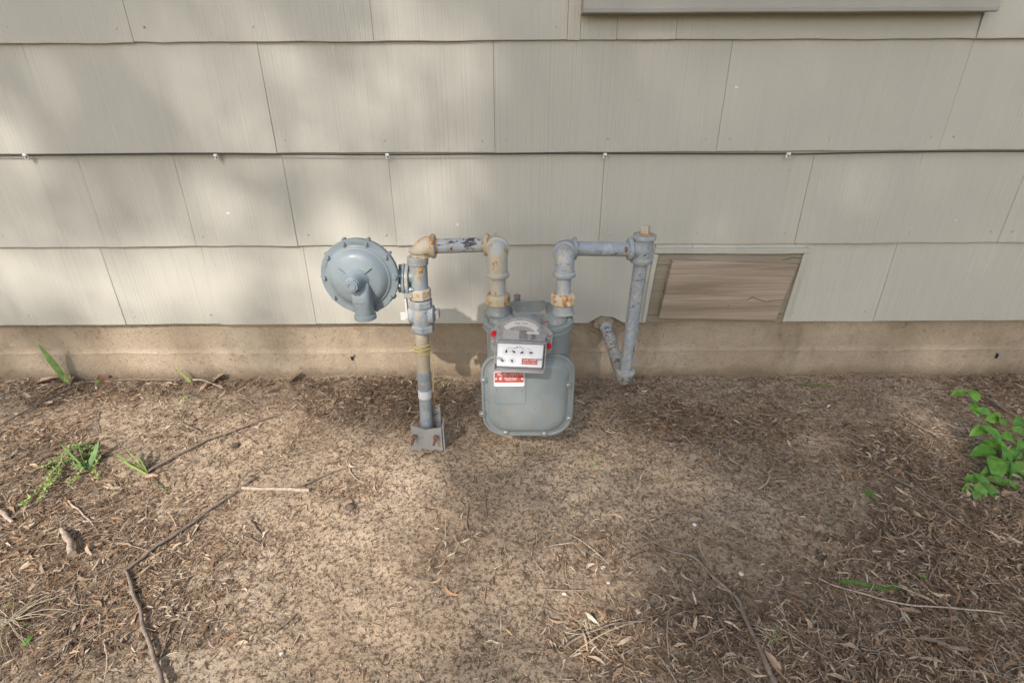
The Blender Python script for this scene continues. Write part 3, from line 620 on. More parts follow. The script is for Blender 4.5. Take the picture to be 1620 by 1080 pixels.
# pressure regulator
rc = P(570.5, 437, 1.045); fwd = Vector((0, -1, 0))
mb = MB(); mb.lathe(rc, fwd, [(-.062, .020), (-.060, .030), (-.040, .052), (-.022, .066), (-.012, .071), (-.0105, .0850), (-.008, .0868), (-.0012, .0868)], 72)
mb.build('rear_case', M['reg'], gas, smooth=30)
mb = MB(); mb.lathe(rc, fwd, [(-.0002, .0862), (.001, .0874), (.0062, .0874), (.0078, .0858), (.0085, .0735), (.0105, .0705), (.0125, .0695), (.0135, .0665), (.018, .0625), (.0240, .0575), (.0275, .0500), (.0300, .040), (.0325, .0290), (.041, .0222), (.050, .0200), (.060, .0180), (.0665, .0168), (.068, .0150)], 72)
for q in (R(38), R(142)):   # shallow ribs by the nose
    c = rc+Vector((math.cos(q)*.033, -.0345, math.sin(q)*.033)); mb.add([c+Matrix.Rotation(-q, 3, 'Y') @ Vector(v) for v in ((-.012, .0, -.0012), (.012, .006, -.0012), (.012, .006, .0012), (-.012, .0, .0012), (-.012, -.004, 0), (.012, .0015, 0))], [(0,1,5,4), (3,2,5,4), (0,3,4), (1,2,5), (0,1,2,3)])
dome = mb.build('front_dome', M['reg'], gas, smooth=28)
for k in range(10):
    q = R(90+18+36*k); c = rc+Vector((math.cos(q)*.0800, -.0075, math.sin(q)*.0800)); m_ = MB(); m_.lathe(c, fwd, [(0, .0062), (.0014, .0062), (.0014, .0044), (.0066, .0044), (.0068, .0030)], 8)
    m_.build('flange_bolt', M['reg'], dome, smooth=20)
    c2 = rc+Vector((math.cos(q)*.0872, .003, math.sin(q)*.0872)); MB().lathe(c2, fwd, [(-.010, .0042), (.004, .0042)], 6).build('flange_lug', M['reg'], dome, smooth=20)
for q, wd in ((R(86), .03), (R(155), .022)):
    c = rc+Vector((math.cos(q)*.0795, -.0084, math.sin(q)*.0795)); MB().box(c, (wd, .0016, .007), Matrix.Rotation(-(q-math.pi/2), 3, 'Y')).build('raised_pad', M['reg'], dome, smooth=0, bevel=.0005)
nut('nose_cap', rc+fwd*.0665, rc+fwd*.0735, .0158, M['reg'], 8, dome)
MB().lathe(rc+fwd*.0735, fwd, [(0, .0105), (.0018, .0105), (.002, .006), (.0005, .005)], 20).build('cap_disc', M['reg'], dome)
# vent spout bending down from the nose
sx = rc.x+.010; sy = rc.y-.037; zt3 = rc.z-.012; zb3 = P(572, 503, 1.01).z
mb = MB(); vs = []; N = 28
def sup(cx, cy, z, a, b, e=2.8):
    o = []
    for k in range(N):
        q = 2*math.pi*k/N; c, s_ = math.cos(q), math.sin(q); o.append(Vector((cx+a*math.copysign(abs(c)**(2/e), c), cy+b*math.copysign(abs(s_)**(2/e), s_), z)))
    return o
H = zt3-zb3
mb.loft([sup(sx+.000, sy+.010, zt3+.018, .010, .008, 2), sup(sx, sy+.006, zt3+.006, .0175, .016, 2.2), sup(sx, sy, zt3-.008, .0205, .021, 3.4), sup(sx, sy, zt3-H*.42, .0215, .022, 3.4), sup(sx, sy, zt3-H*.55, .0215, .0215, 2.4), sup(sx, sy, zt3-H*.86, .0215, .0215, 2), sup(sx, sy, zt3-H*.88, .0245, .0245, 2), sup(sx, sy, zt3-H*.985, .0250, .0250, 2), sup(sx, sy, zb3, .0235, .0235, 2), sup(sx, sy, zb3, .0165, .0165, 2), sup(sx, sy, zb3+.012, .0160, .0160, 2)])
mb.build('vent_spout', M['reg'], gas, smooth=38)
MB().box((sx-.003, sy-.0222, zt3-H*.40), (.022, .002, .0028)).build('spout_ledge', M['reg'], gas, smooth=0, bevel=.0006)
# neck between regulator case and body: two bolted flange ears
ny = rc.y+.028; nzz = P(642, 440, 1.07).z
MB().tube([(rc.x+.045, rc.y+.030, nzz+.003), (bx-.012, by, nzz+.001)], .0175, 24).build('neck', M['reg'], gas)
m_ = MB(); fx = P(640, 440, 1.06).x
for t_, mt in ((-.0085, 'reg'), (.0005, 'cast')):
    mb = MB(); outl = []
    for k in range(28):
        q = 2*math.pi*k/28; r_ = .022+.0135*abs(math.sin(q+.55))**6; outl.append((r_*math.cos(q)*.95, r_*math.sin(q)))
    mb.loft([[Vector((fx+t_+dx, by-.006+y*s_, nzz+z*s_)) for y, z in outl] for dx, s_ in ((0, .94), (.0012, 1), (.0068, 1), (.008, .94))]); mb.build('neck_flange', M[mt], gas, smooth=35)
for sgn in (-1, 1):
    q = math.pi/2*sgn-.55; c = Vector((fx+.0085, by-.006+.0275*math.cos(q)*.95, nzz+.0275*math.sin(q))); MB().lathe(c-Vector((.024, 0, 0)), (1, 0, 0), [(0, .0068), (.006, .0068), (.006, .004), (.024, .004), (.024, .0062), (.031, .0062), (.031, .0038), (.035, .0036)], 6).build('flange_bolt', M['reg'], gas, smooth=20)
MB().box((fx+.006, by-.012, nzz-.036), (.020, .022, .016)).build('body_lug', M['cast'], gas, smooth=20, bevel=.002)

# ------------------------------------------------------------------ meter
mx = P(836, 620, .985).x-.0015; zflange = .3625
def rr_ring(cx, cz, w, h, rt, rb, y, N=9, plane='xz', sh=0):
    """rounded rectangle, top corner radius rt, bottom rb"""
    o = []; hw, hh = w/2, h/2
    for (sx_, sz_, r, a0) in ((1, -1, rb, -90), (1, 1, rt, 0), (-1, 1, rt, 90), (-1, -1, rb, 180)):
        r = max(r, .0005)
        for i in range(N):
            q = R(a0+90*i/(N-1)); px_, pz_ = sx_*(hw-r)+r*math.cos(q), sz_*(hh-r)+r*math.sin(q)
            o.append(Vector((cx+px_, y, cz+pz_)) if plane == 'xz' else Vector((cx+px_, cz+pz_, y)))
    return o
myc = -CAM_D+1.072
mtr = MB(); mtr.loft([rr_ring(mx+.002, myc-.006, .200, .154, .06, .05, z, 9, 'xy') for z in (.10, .22, .30, zflange-.012)]); meter = mtr.build('meter_body', M['meter'], gas, smooth=40)
# rear and front case covers
yfc = -CAM_D+.985; zc1, zc0 = .3065, .0765; cw = .2235; ccz = (zc1+zc0)/2; ch = zc1-zc0
mb = MB(); mb.loft([rr_ring(mx, ccz, cw-.03, ch-.03, .04, .05, yfc+.10, 9), rr_ring(mx, ccz, cw-.012, ch-.012, .045, .055, yfc+.03, 9), rr_ring(mx, ccz, cw-.003, ch-.003, .047, .058, yfc+.013, 9), rr_ring(mx, ccz, cw, ch, .048, .060, yfc+.010), rr_ring(mx, ccz, cw, ch, .048, .060, yfc+.002), rr_ring(mx, ccz, cw-.003, ch-.003, .047, .059, yfc), rr_ring(mx, ccz, cw-.011, ch-.011, .044, .056, yfc-.0006), rr_ring(mx, ccz, cw-.015, ch-.015, .043, .055, yfc+.0018), rr_ring(mx, ccz, cw-.028, ch-.028, .042, .054, yfc+.0008), rr_ring(mx, ccz, cw-.044, ch-.044, .040, .052, yfc-.0085), rr_ring(mx, ccz, cw-.056, ch-.056, .038, .05, yfc-.0115), rr_ring(mx, ccz, cw-.075, ch-.075, .035, .045, yfc-.0125)])
fcov = mb.build('front_cover', M['meter'], meter, smooth=30)
for px_, py_ in ((765, 602), (763, 655), (800, 684), (861, 686), (899, 610), (900, 662)):
    c = P(px_, py_, .982); c.y = yfc-.001; mb = MB(); mb.lathe(c+Vector((0, .003, 0)), fwd, [(0, .0085), (.004, .0085), (.0055, .0075)], 16); mb.build('screw_boss', M['meter'], fcov)
    mb = MB(); mb.lathe(c-Vector((0, .0022, 0)), fwd, [(0, .0048), (.0022, .0045), (.003, .0035)], 12); mb.box(c-Vector((0, .0053, 0)), (.006, .0006, .0009), None, 1); s_ = mb.build('cover_screw', [M['zinc'], M['dark']], fcov, smooth=30); 
pl0, pl1 = P(781, 590, .97), P(832, 636, .972)
mb = MB(); pc = (pl0+pl1)/2; mb.loft([rr_ring(pc.x, pc.z, (pl1.x-pl0.x), pl0.z-pl1.z+.01, .006, .006, y, 6) for y in (yfc-.010, yfc-.0136)]+[rr_ring(pc.x, pc.z, (pl1.x-pl0.x)-.002, pl0.z-pl1.z+.008, .005, .005, yfc-.0142, 6)])
mb.box((pc.x-.032, yfc-.0145, pc.z-.006), (.0014, .001, .0018), None, 1); mb.box((pc.x+.028, yfc-.0145, pc.z-.008), (.0022, .001, .0012), None, 1); mb.build('name_plate', [M['meter'], M['dark']], fcov, smooth=25)
b0, b1 = P(781, 589, .968), P(829.5, 611.5, .968); bc_ = (b0+b1)/2; bw_, bh_ = b1.x-b0.x, b0.z-b1.z; yb = yfc-.0150
def tmat(x, z, y, s=1): return Matrix.Translation((x, y, z)) @ Matrix.Rotation(R(90), 4, 'X')
mb = MB(); mb.loft([rr_ring(bc_.x, bc_.z, bw_, bh_, .004, .004, y, 6) for y in (yb+.0008, yb)], 0)
rh = bh_*.70; mb.loft([rr_ring(bc_.x, bc_.z+(bh_-rh)/2-.0014, bw_-.003, rh, .003, .0006, y, 5) for y in (yb, yb-.0003)], 1)
zt_ = bc_.z+bh_/2; tx0 = bc_.x-bw_/2
mb.text('AC-250', .0066, tmat(tx0+bw_*.27, zt_-.0062, yb-.0004), 0); mb.text('MAOP 5', .0052, tmat(tx0+bw_*.66, zt_-.0060, yb-.0004), 0); mb.text('(TC)', .0048, tmat(tx0+bw_*.89, zt_-.0062, yb-.0004), 0)
mb.text('MADE IN U.S.A.   TEMP. COMP.   0.5 IN.', .0026, tmat(bc_.x, zt_-.0112, yb-.0004), 0, .0002)
mb.text('American', .0078, tmat(bc_.x+.004, zt_-.0168, yb-.0004), 0); mb.text('METER COMPANY', .0032, tmat(bc_.x+.004, zt_-.0222, yb-.0004), 0, .0002)
mb.box((bc_.x-.0205, yb-.0005, zt_-.0178), (.0062, .0004, .0058), None, 0); mb.box((bc_.x-.0205, yb-.0007, zt_-.0172), (.0052, .0003, .0008), None, 1); mb.box((bc_.x-.0205, yb-.0007, zt_-.0190), (.0052, .0003, .0008), None, 1)
for dx in (-.0305, .0305): mb.lathe((bc_.x+dx, yb-.0001, zt_-.0180), fwd, [(0, .0022), (.0006, .0022)], 12, 0)
mb.box((tx0+bw_*.47, yb-.0005, zt_-.006), (.0004, .0004, .008), None, 0)
mb.build('badge', [M['white'], M['redlab']], fcov, smooth=20)

# top casting
tcy = myc; TW, TDp = .218, .182
mb = MB(); mb.loft([rr_ring(mx+.0005, tcy, TW-s_*2, TDp-s_*2, .07-s_, .07-s_, z, 10, 'xy') for z, s_ in ((zflange-.016, .012), (zflange-.013, .003), (zflange-.011, .001), (zflange-.0035, .001), (zflange-.002, .004), (zflange-.001, .001), (zflange+.0075, .0), (zflange+.0095, .002), (zflange+.0105, .010), (zflange+.0085, .014), (zflange+.009, .022), (zflange+.0115, .034), (zflange+.0125, .05))])
top = mb.build('top_casting', M['metertop'], meter, smooth=32)
for sgn in (-1, 1):    # raised gas passages on both sides of the top
    cx = mx+sgn*.062; rings_ = []
    for z, s_ in ((.002, 1.0), (.008, .95), (.014, .84), (.018, .66), (.0195, .4)):
        rings_.append([Vector((cx+.036*s_*math.cos(2*math.pi*k/28), tcy-.012+.058*s_*math.sin(2*math.pi*k/28), zflange+z+.004)) for k in range(28)])
    MB().loft(rings_).build('raised_passage', M['metertop'], top, smooth=60)
    MB().lathe(P(771 if sgn < 0 else 903, 506, 1.0).xyz*0+Vector((mx+sgn*.097, tcy-.035, zflange+.006)), up, [(0, .008), (.006, .008), (.0065, .0048), (.0095, .0045)], 10).build('top_screw', M['metertop'], top, smooth=25)
tpx = P(837, 482, 1.07).x; cy_ = tcy+.006; hp_ = zflange+.028
mb = MB(); mb.loft([rr_ring(tpx, cy_, .083-s_, .078-s_, .007, .007, z, 6, 'xy') for z, s_ in ((zflange+.006, 0.004), (hp_-.007, .004), (hp_-.0065, .0), (hp_-.001, 0), (hp_, .002), (hp_, .018), (hp_-.0006, .020))]); mb.build('top_plate', M['metertop'], top, smooth=25)
for dx in (-.034, .034):
    for dy in (-.031, .031): MB().lathe((tpx+dx, cy_+dy, hp_-.001), up, [(0, .0062), (.002, .0062), (.0024, .0042), (.0045, .0038)], 10).build('plate_screw', M['metertop'], top, smooth=25)
for (px_, py_, D_) in ((818, 466, 1.145), (863, 514, .985)):
    c = P(px_, py_, D_); c.z = zflange+.004; hh_ = .030 if D_ > 1.1 else .022
    q_ = MB().lathe(c, up, [(0, .0075), (hh_-.006, .0085), (hh_-.002, .0092), (hh_, .0088), (hh_, .0062), (hh_-.004, .006)], 18).build('sealed_plug', M['metertop'], top)
    MB().lathe(c+up*(hh_-.004), up, [(0, .0066), (.0032, .0066), (.0040, .004)], 14).build('red_cap', M['redlab'], q_)

# index box
ibc = P(824, 548, .935); RT = Matrix.Rotation(R(3.0), 3, 'Y')
yi = -CAM_D+.925; W_, Hh = .1065, .0535
zf1, zf0 = P(822, 546.5, .927).z, P(822, 588, .927).z; zc_ = (zf1+zf0)/2; ix = P(822.5, 568, .927).x; Hh = zf1-zf0
IO = Vector((ix, yi, zc_+.0055))
def I(x, y, z): return IO+RT @ Vector((x, y, z))
def IM(x, y, z): return Matrix.Translation(I(x, y, z)) @ RT.to_4x4() @ Matrix.Rotation(R(90), 4, 'X')
def iring(w, h, r, y, cz=0, cx=0): return [IO+RT @ (v-Vector((0, 0, 0))) for v in rr_ring(cx, cz, w, h, r, r, y, 5)]
mb = MB(); 
# mounting plate with wings
mb.loft([[I(x, y, z) for x, z in ((-.060, -.012), (-.066, -.004), (-.066, .040), (-.052, .056), (-.030, .062), (.030, .062), (.056, .056), (.073, .040), (.073, -.008), (.060, -.018), (.0, -.02))] for y in (.052, .046)])
idx = mb.build('index_mount', M['plgrey'], meter, smooth=0, bevel=.0008)
W = W_
mb = MB(); mb.loft([iring(W-.006, Hh-.006, .002, .034), iring(W-.006, Hh-.006, .002, .0065)], 0); mb.build('index_housing', M['plgrey'], idx, smooth=0)
mb = MB(); mb.loft([iring(W-.007, Hh-.010, .001, .0062, .001), iring(W-.007, Hh-.010, .001, .0054, .001)], 0)
def dial(x, z, r, ang, n=10, ccw=False):
    y = .0050
    for k in range(n):
        q = 2*math.pi*k/n; c = I(x+r*math.sin(q), y+.0001, z+r*math.cos(q)); mb.box(c, (.0003, .0003, .0021), RT @ Matrix.Rotation(q, 3, 'Y'), 1)
        mb.text(str((n-k) % 10 if ccw else k % 10), .0027, IM(x+(r+.0026)*math.sin(q), y, z+(r+.0026)*math.cos(q)), 1, .0001)
    mb.lathe(I(x, y, z), fwd, [(0, .0024), (.0010, .0024)], 12, 1)
    q = R(ang); t = Vector((math.sin(q), 0, math.cos(q))); s_ = Vector((math.cos(q), 0, -math.sin(q))); c = Vector((x, y-.0009, z))
    pts = [c-t*.0026+s_*.0010, c-t*.0026-s_*.0010, c-s_*.0019+t*.002, c+t*(r*1.15), c+s_*.0019+t*.002]
    mb.add([I(*p) for p in pts]+[I(p.x, p.y+.0004, p.z) for p in pts], [(0,1,2,3,4), (5,6,7,8,9)]+[(k, (k+1) % 5, 5+(k+1) % 5, 5+k) for k in range(5)], 1)
for k, (x, a_) in enumerate(((-.0305, 12), (-.0130, -58), (.0050, -112), (.0228, 95))): dial(x, .0095, .0052, a_, 10, k % 2 == 0)
dial(-.0375, -.0130, .0042, -60); dial(-.0165, -.0130, .0042, -15)
mb.text('CUBIC FEET', .0026, IM(-.004, .005, .0215), 1, .0001); mb.text('1 MILLION    100 THOUSAND    10 THOUSAND    1 THOUSAND', .0017, IM(-.003, .005, .0188), 1, .0001)
mb.loft([[I(.0222+dx*.0175, y, -.0128+dz*.0072) for dx, dz in ((-1,-1), (1,-1), (1,1), (-1,1))] for y in (.0052, .0048)], 2)
mb.text('TEMP. COMP.', .0050, IM(.0222, .0046, -.0096), 0, .0001); mb.text('CU. FT. = 60°F', .0050, IM(.0222, .0046, -.0160), 0, .0001)
mb.build('dial_plate', [M['white'], M['black'], M['redlab']], idx, smooth=0)
for x in (-W/2+.007, W/2-.009): MB().box(I(x, -.0008, -.004), (.0125, .002, .0035), RT).build('cover_latch', M['plgrey'], idx, smooth=0, bevel=.0005)
# upper works under the clear dome
zu = Hh/2
mb = MB(); arch = [(-.043, zu+.002), (-.043, zu+.020)]+[(.043*math.sin(R(a_)), zu+.022+.026*math.cos(R(a_))) for a_ in range(-75, 76, 15)]+[(.043, zu+.020), (.043, zu+.002)]
mb.loft([[I(x, y, z) for x, z in arch] for y in (.036, .030)], 0)
mb.build('index_frame', M['plgrey'], idx, smooth=0)
mb = MB(); outer = [( .039*math.sin(R(a_)), zu+.021+.0225*math.cos(R(a_))) for a_ in range(-72, 73, 12)]; inner = [(.034*math.sin(R(a_)), zu+.009+.0220*math.cos(R(a_))) for a_ in range(72, -73, -12)]
mb.loft([[I(x, y, z) for x, z in outer+inner] for y in (.0255, .0247)], 0); mb.text('GEA  1876', .0062, IM(0, .0246, zu+.0365), 1, .0001); mb.build('serial_strip', [M['strip'], M['black']], idx, smooth=0)
for x, z, sx_, sz_, m_ in ((-.021, .011, .036, .021, 'plgrey'), (.0065, .010, .0125, .020, 'dkgreen'), (.0185, .007, .0065, .015, 'slate'), (.0285, .0055, .0085, .008, 'dark'), (.025, .0165, .028, .004, 'strip')):
    MB().box(I(x, .024, zu+z), (sx_, .008, sz_), RT).build('index_gear' if m_ in ('dkgreen', 'slate') else 'gear_cover', M[m_], idx, smooth=0, bevel=.0006)
# clear plastic cover: a box over the dial and an arched hood over the works
T_ = .0016
def shell(rings_in, rings_out): pass
mb = MB(); o_, i_ = (W/2+.001, Hh/2+.002), (W/2-.001, Hh/2-.0)
out0 = [iring(W+.004, Hh+.006, .003, .034), iring(W+.003, Hh+.005, .003, .0), iring(W+.001, Hh+.003, .003, -.0012)]
mb.loft(out0, 0, cap=False); r_ = out0[-1]; mb.add(r_, [tuple(range(len(r_)))], 1)
a1 = [(-.046, zu+.002), (-.046, zu+.024)]+[(.046*math.sin(R(a_)), zu+.024+.028*math.cos(R(a_))) for a_ in range(-80, 81, 10)]+[(.046, zu+.024), (.046, zu+.002)]
f0 = [I(x, .042, z) for x, z in a1]; f1 = [I(x*.985, .012+max(0, (z-zu))*.20, zu+(z-zu)*.97) for x, z in a1]
mb.loft([f0, f1], 0, cap=False); mb.add(f1, [tuple(range(len(f1)))], 0)
for sgn in (-1, 1):
    mb.box(I(sgn*.0495, .028, zu+.010), (.0075, .026, .018), RT, 0)
mb.build('clear_cover', [M['clear'], M['clear2']], idx, smooth=30, recalc=False)
mb = MB(); mb.box(I(0, .016, -Hh/2-.0045), (W+.003, .034, .003), RT); mb.box(I(-W/2-.0022, .016, 0), (.0016, .034, Hh+.004), RT); mb.box(I(W/2+.0022, .016, 0), (.0016, .034, Hh+.004), RT); mb.box(I(0, -.001, zu+.0035), (W+.002, .0022, .0022), RT); mb.build('cover_rim', M['plgrey'], idx, smooth=0, bevel=.0005)
for x, z in ((-.0605, .036), (.0655, .0115)): MB().lathe(I(x, .042, z), fwd, [(0, .0058), (.008, .0058), (.0095, .005), (.011, .0042)], 20).build('red_seal', M['redseal'], idx)
for x, z in ((-.060, .012), (.0665, .036), (.0635, .0245)): MB().lathe(I(x, .047, z), fwd, [(0, .0042), (.003, .0042), (.004, .003)], 10).build('mount_screw', M['zinc'], idx, smooth=20)

# yellow tracer wire wound round the riser
mb = MB(); pts = []
for k in range(0, 5*24+1):
    q = 2*math.pi*k/24; t = k/(5*24); py_ = 541+13*t+1.5*math.sin(q*.5); c = lerp(py_); rr_ = RP+.0030+.0008*math.sin(q*1.7)
    pts.append(c+Vector((math.sin(q)*rr_, -math.cos(q)*rr_, .0018*math.sin(q+1))))
pts += [lerp(556)+Vector((.021, -.006, 0)), lerp(562)+Vector((.0255, -.008, 0)), lerp(572)+Vector((.027, -.004, 0)), lerp(590)+Vector((.0245, -.002, 0)), lerp(604)+Vector((.0225, .0, 0)), lerp(616)+Vector((.0215, .002, 0))]
wr = mb.tube(pts, .0016, 8).build('tracer_wire', M['yellow'], None, smooth=60); tag(wr, 'yellow wire wound in loops round the left riser pipe below the valve', 'wire')
mb = MB(); mb.tube([lerp(616)+Vector((.0215, .002, 0)), lerp(640)+Vector((.0205, .004, 0)), lerp(668)+Vector((.023, .004, 0))], .0012, 6).build('bare_wire_end', M['brownleaf'], wr)

# ------------------------------------------------------------------ litter and crumbs on the soil (uncountable: stuff)
def scatter(n, dens, floor, y1=-0.006):
    """ground points thinned by a density evaluated where they fall"""
    X = rng.uniform(-2.15, 2.15, n*7); Y = y1-rng.uniform(0, 1.0, n*7)**1.0*1.12
    px, py = project(X, Y, 0*X-0.03); ok = (px > -420) & (px < 2040) & (py < 1120)
    X, Y, px, py = X[ok], Y[ok], px[ok], py[ok]
    d = np.maximum(blobs(px, py, dens)**1.5*(0.55+0.9*np.clip(vnoise(X, Y, 9)+0.5*vnoise(X, Y, 27)+.35, 0, 1.2)), floor*(0.5+np.clip(vnoise(X+3, Y, 6), -.4, 1)))
    k = rng.random(len(X)) < d; X, Y = X[k][:n], Y[k][:n]; return X, Y
LIT = [(810,606,1100,9,.6), (1850,850,260,220,1), (-230,860,260,180,1.1), (80,880,230,130,1.5), (150,960,150,50,.6), (60,740,160,70,.6), (350,700,250,60,.25), (1330,1030,380,90,1), (1560,900,240,160,1), (1130,680,170,60,.55), (1450,720,190,50,.55), (1600,650,120,60,.6), (990,1010,110,70,.7),
       (960,870,80,40,.45), (1050,920,60,60,.3), (600,640,110,34,.95), (500,610,200,18,.9), (330,612,120,16,.8), (110,625,150,26,.9), (700,650,80,40,.5), (560,770,80,40,.25), (640,800,160,40,.1), (850,620,90,20,.4), (1000,625,120,20,.35), (1290,860,90,30,.25), (1250,740,150,40,.35), (420,740,120,50,.2), (760,870,120,60,.25)]
pal = np.array([(.40,.29,.18), (.50,.385,.26), (.30,.20,.12), (.17,.11,.065), (.54,.45,.33), (.25,.165,.10), (.10,.065,.04), (.36,.20,.10)])
palw = np.array([.17,.13,.17,.15,.08,.15,.11,.04]); palw = palw/palw.sum()
def leaf_litter(n, dens, floor, Lr, Wr, name, label, curl=0.25, lift=0.004, seg=3, pal_=pal, pw=palw, tiltr=0.35):
    X, Y = scatter(n, dens, floor); n = len(X); Z = ground_h(X, Y)
    L = rng.uniform(*Lr, n)*(0.7+0.6*rng.random(n)); Wd = rng.uniform(*Wr, n); a = rng.uniform(0, 2*math.pi, n); t = rng.normal(0, tiltr, n)
    dk = dark_soil(X, Y); Z = Z+rng.uniform(0, 1, n)*lift*(0.4+1.3*dk)+0.0015
    bend = rng.normal(0, curl, n); side = rng.normal(0, curl*1.2, n); roll = rng.normal(0, .5, n)
    vs = []; u = np.linspace(-.5, .5, seg+1); prof = np.array({3: [.18, 1, .85, .12], 2: [.3, 1, .25], 4: [.5, 1, 1, .9, .3], 6: [.6, .9, 1, 1, .9, .8, .4]}[seg])
    V = np.zeros((n, (seg+1)*2, 3))
    for j in range(seg+1):
        lx = u[j]*L; sy = side*L*(u[j]**2)*1.6; lz = L*(bend*(0.25-u[j]**2))*1.0+lx*np.sin(t)*.6
        for q, sg in enumerate((-1, 1)):
            wy = sg*Wd*.5*prof[j]; ly = sy+wy*np.cos(roll); z = lz+wy*np.sin(roll)
            V[:, j*2+q, 0] = X+lx*np.cos(a)-ly*np.sin(a); V[:, j*2+q, 1] = np.minimum(Y+lx*np.sin(a)+ly*np.cos(a), -0.001); V[:, j*2+q, 2] = Z+z
    gz = ground_h(V[:,:,0], V[:,:,1])+.0008; V[:,:,2] = np.maximum(V[:,:,2], gz-.002)
    F = np.array([[j*2, j*2+1, j*2+3, j*2+2] for j in range(seg)]); F = (F[None]+(np.arange(n)*(seg+1)*2)[:, None, None]).reshape(-1, 4)
    c = pal_[rng.choice(len(pal_), n, p=pw)]*rng.uniform(.75, 1.2, (n, 1)); C_ = np.repeat(c, (seg+1)*2, 0)
    o = np_mesh(name, V.reshape(-1, 3), F, M['litter'], C_); tag(o, label, 'litter', kind='stuff'); return o
leaf_litter(80000, LIT, .012, (.010,.024), (.0017,.0037), 'leaf_litter', 'carpet of small curled brown leaflets over the bare soil', .35)
leaf_litter(4200, LIT, .004, (.018,.036), (.004,.0075), 'larger_leaf_litter', 'bigger pale dead leaves mixed through the litter', .35, .008)
leaf_litter(33000, LIT, .03, (.018,.048), (.0007,.0013), 'needle_litter', 'thin dry stalks and needles strewn across the soil', .18, .006, 4)
leaf_litter(72000, [(810,800,1400,600,.35)]+LIT, .3, (.0022,.0065), (.0012,.0028), 'leaf_crumbs', 'tiny dark leaf crumbs speckling the soil', .2, .001, 2, np.array([(.13,.088,.058), (.19,.13,.09), (.27,.19,.135), (.09,.06,.04), (.45,.37,.29)]), np.array([.34,.28,.18,.12,.08]), .15)
leaf_litter(1900, LIT, .015, (.05,.13), (.0008,.0018), 'dry_grass_stems', 'long dry grass stems lying over the litter', .22, .010, 6, np.array([(.45,.36,.25), (.30,.21,.14), (.16,.11,.075)]), np.array([.4,.35,.25]), .1)
leaf_litter(420, LIT, .02, (.03,.085), (.0016,.0032), 'fine_twig_litter', 'short dark broken twigs lying through the litter', .12, .008, 6, np.array([(.15,.105,.075), (.24,.175,.125), (.33,.26,.19)]), np.array([.45,.35,.2]), .08)
# clods: little faceted lumps
X, Y = scatter(16000, [(810,800,1400,500,.4)], .3); n = len(X); r = .0009+.0022*rng.random(n)**3; Z = ground_h(X, Y)+r*.3
oc = np.array([(1,0,0),(0,1,0),(-1,0,0),(0,-1,0),(0,0,1),(0,0,-1)]); V = np.stack([X, Y, Z], -1)[:, None]+oc[None]*r[:, None, None]*rng.uniform(.6, 1.3, (n, 6, 1))
V[:,:,1] = np.minimum(V[:,:,1], -.001)
F = np.array([(0,1,4),(1,2,4),(2,3,4),(3,0,4),(1,0,5),(2,1,5),(3,2,5),(0,3,5)]); F = (F[None]+(np.arange(n)*6)[:, None, None]).reshape(-1, 3)
tag(np_mesh('soil_clods', V.reshape(-1, 3), F, M['litter'], np.repeat(np.array([(.40,.32,.245)])*rng.uniform(.55, 1.25, (n, 1)), 6, 0)), 'fine crumbs of dry earth over the ground', 'soil', kind='stuff')

# ------------------------------------------------------------------ sticks, twigs and roots lying on the ground
def stick(name, label, cat, pts, r0, r1, mat='twig', lift=0.0, wob=0.0032, parent=None, n=7, sub=8, lifts=None):
    W_ = []
    for i in range(len(pts)-1):
        for k in range(sub):
            t = k/sub; x = pts[i][0]*(1-t)+pts[i+1][0]*t; y = pts[i][1]*(1-t)+pts[i+1][1]*t; W_.append((x, y))
    W_.append(pts[-1]); N = len(W_); out = []; sd_ = random.random()*50
    for i, (x, y) in enumerate(W_):
        u = i/(N-1); r = r0+(r1-r0)*u; p = G(x, y); p.x += wob*float(vnoise(u*len(pts)*1.5+sd_, 1, 1.3)); p.y += wob*float(vnoise(u*len(pts)*1.5+sd_, 9, 1.3)); p.y = min(p.y, -r-.002)
        p.z = float(ground_h(p.x, p.y))+r*.75+.0025+lift+.0012*float(vnoise(u*len(pts)+sd_, 3, 1))+(np.interp(u, *lifts) if lifts else 0); out.append(p)
    for _ in range(2): out = [out[0]]+[(out[i-1]+out[i]*2+out[i+1])/4 for i in range(1, N-1)]+[out[-1]]
    o = MB().tube(out, [max(.0004, (r0+(r1-r0)*i/(N-1))*(1+.16*float(vnoise(i*.7+sd_, 2, 1)))) for i in range(N)], n).build(name, M[mat], parent, smooth=60)
    if parent is None: tag(o, label, cat)
    return o
S1 = stick('stick', 'long thin bare stick slanting up to the right from the pale iris shoot', 'stick', [(232,752),(275,727),(330,698),(390,677),(448,656)], .0042, .0022, 'twig', .004)
stick('twig_branch', '', '', [(372,684),(392,694),(408,706)], .0015, .0008, 'twig', .002, parent=S1)
S2 = stick('stick', 'long dark stick running diagonally across the left soil to the forked pale stick', 'stick', [(200,907),(250,868),(300,835),(345,800),(388,772),(404,758)], .0034, .0030, 'twig', .004)
stick('twig_branch', '', '', [(262,860),(285,838),(294,828)], .0015, .0009, 'twig', .003, parent=S2)
stick('stick', 'pale thick smooth stick lying level at the end of the long dark diagonal stick', 'stick', [(384,774),(420,777),(455,777),(490,779)], .0040, .0050, 'twigpale', .002)
stick('stick', 'short rough stick angled up from the end of the pale level stick', 'stick', [(478,772),(500,762),(530,748)], .0028, .0018, 'twig', .004)
S3 = stick('stick', 'straight grey stick running down to the bottom edge at the lower left', 'stick', [(202,905),(216,945),(232,1000),(250,1050),(262,1092)], .0030, .0044, 'twig', .005)
stick('twig', 'thin dark twig crossing behind the straight grey stick near the bottom edge', 'twig', [(270,990),(262,1020),(252,1052)], .0020, .0012, 'twig', .003)
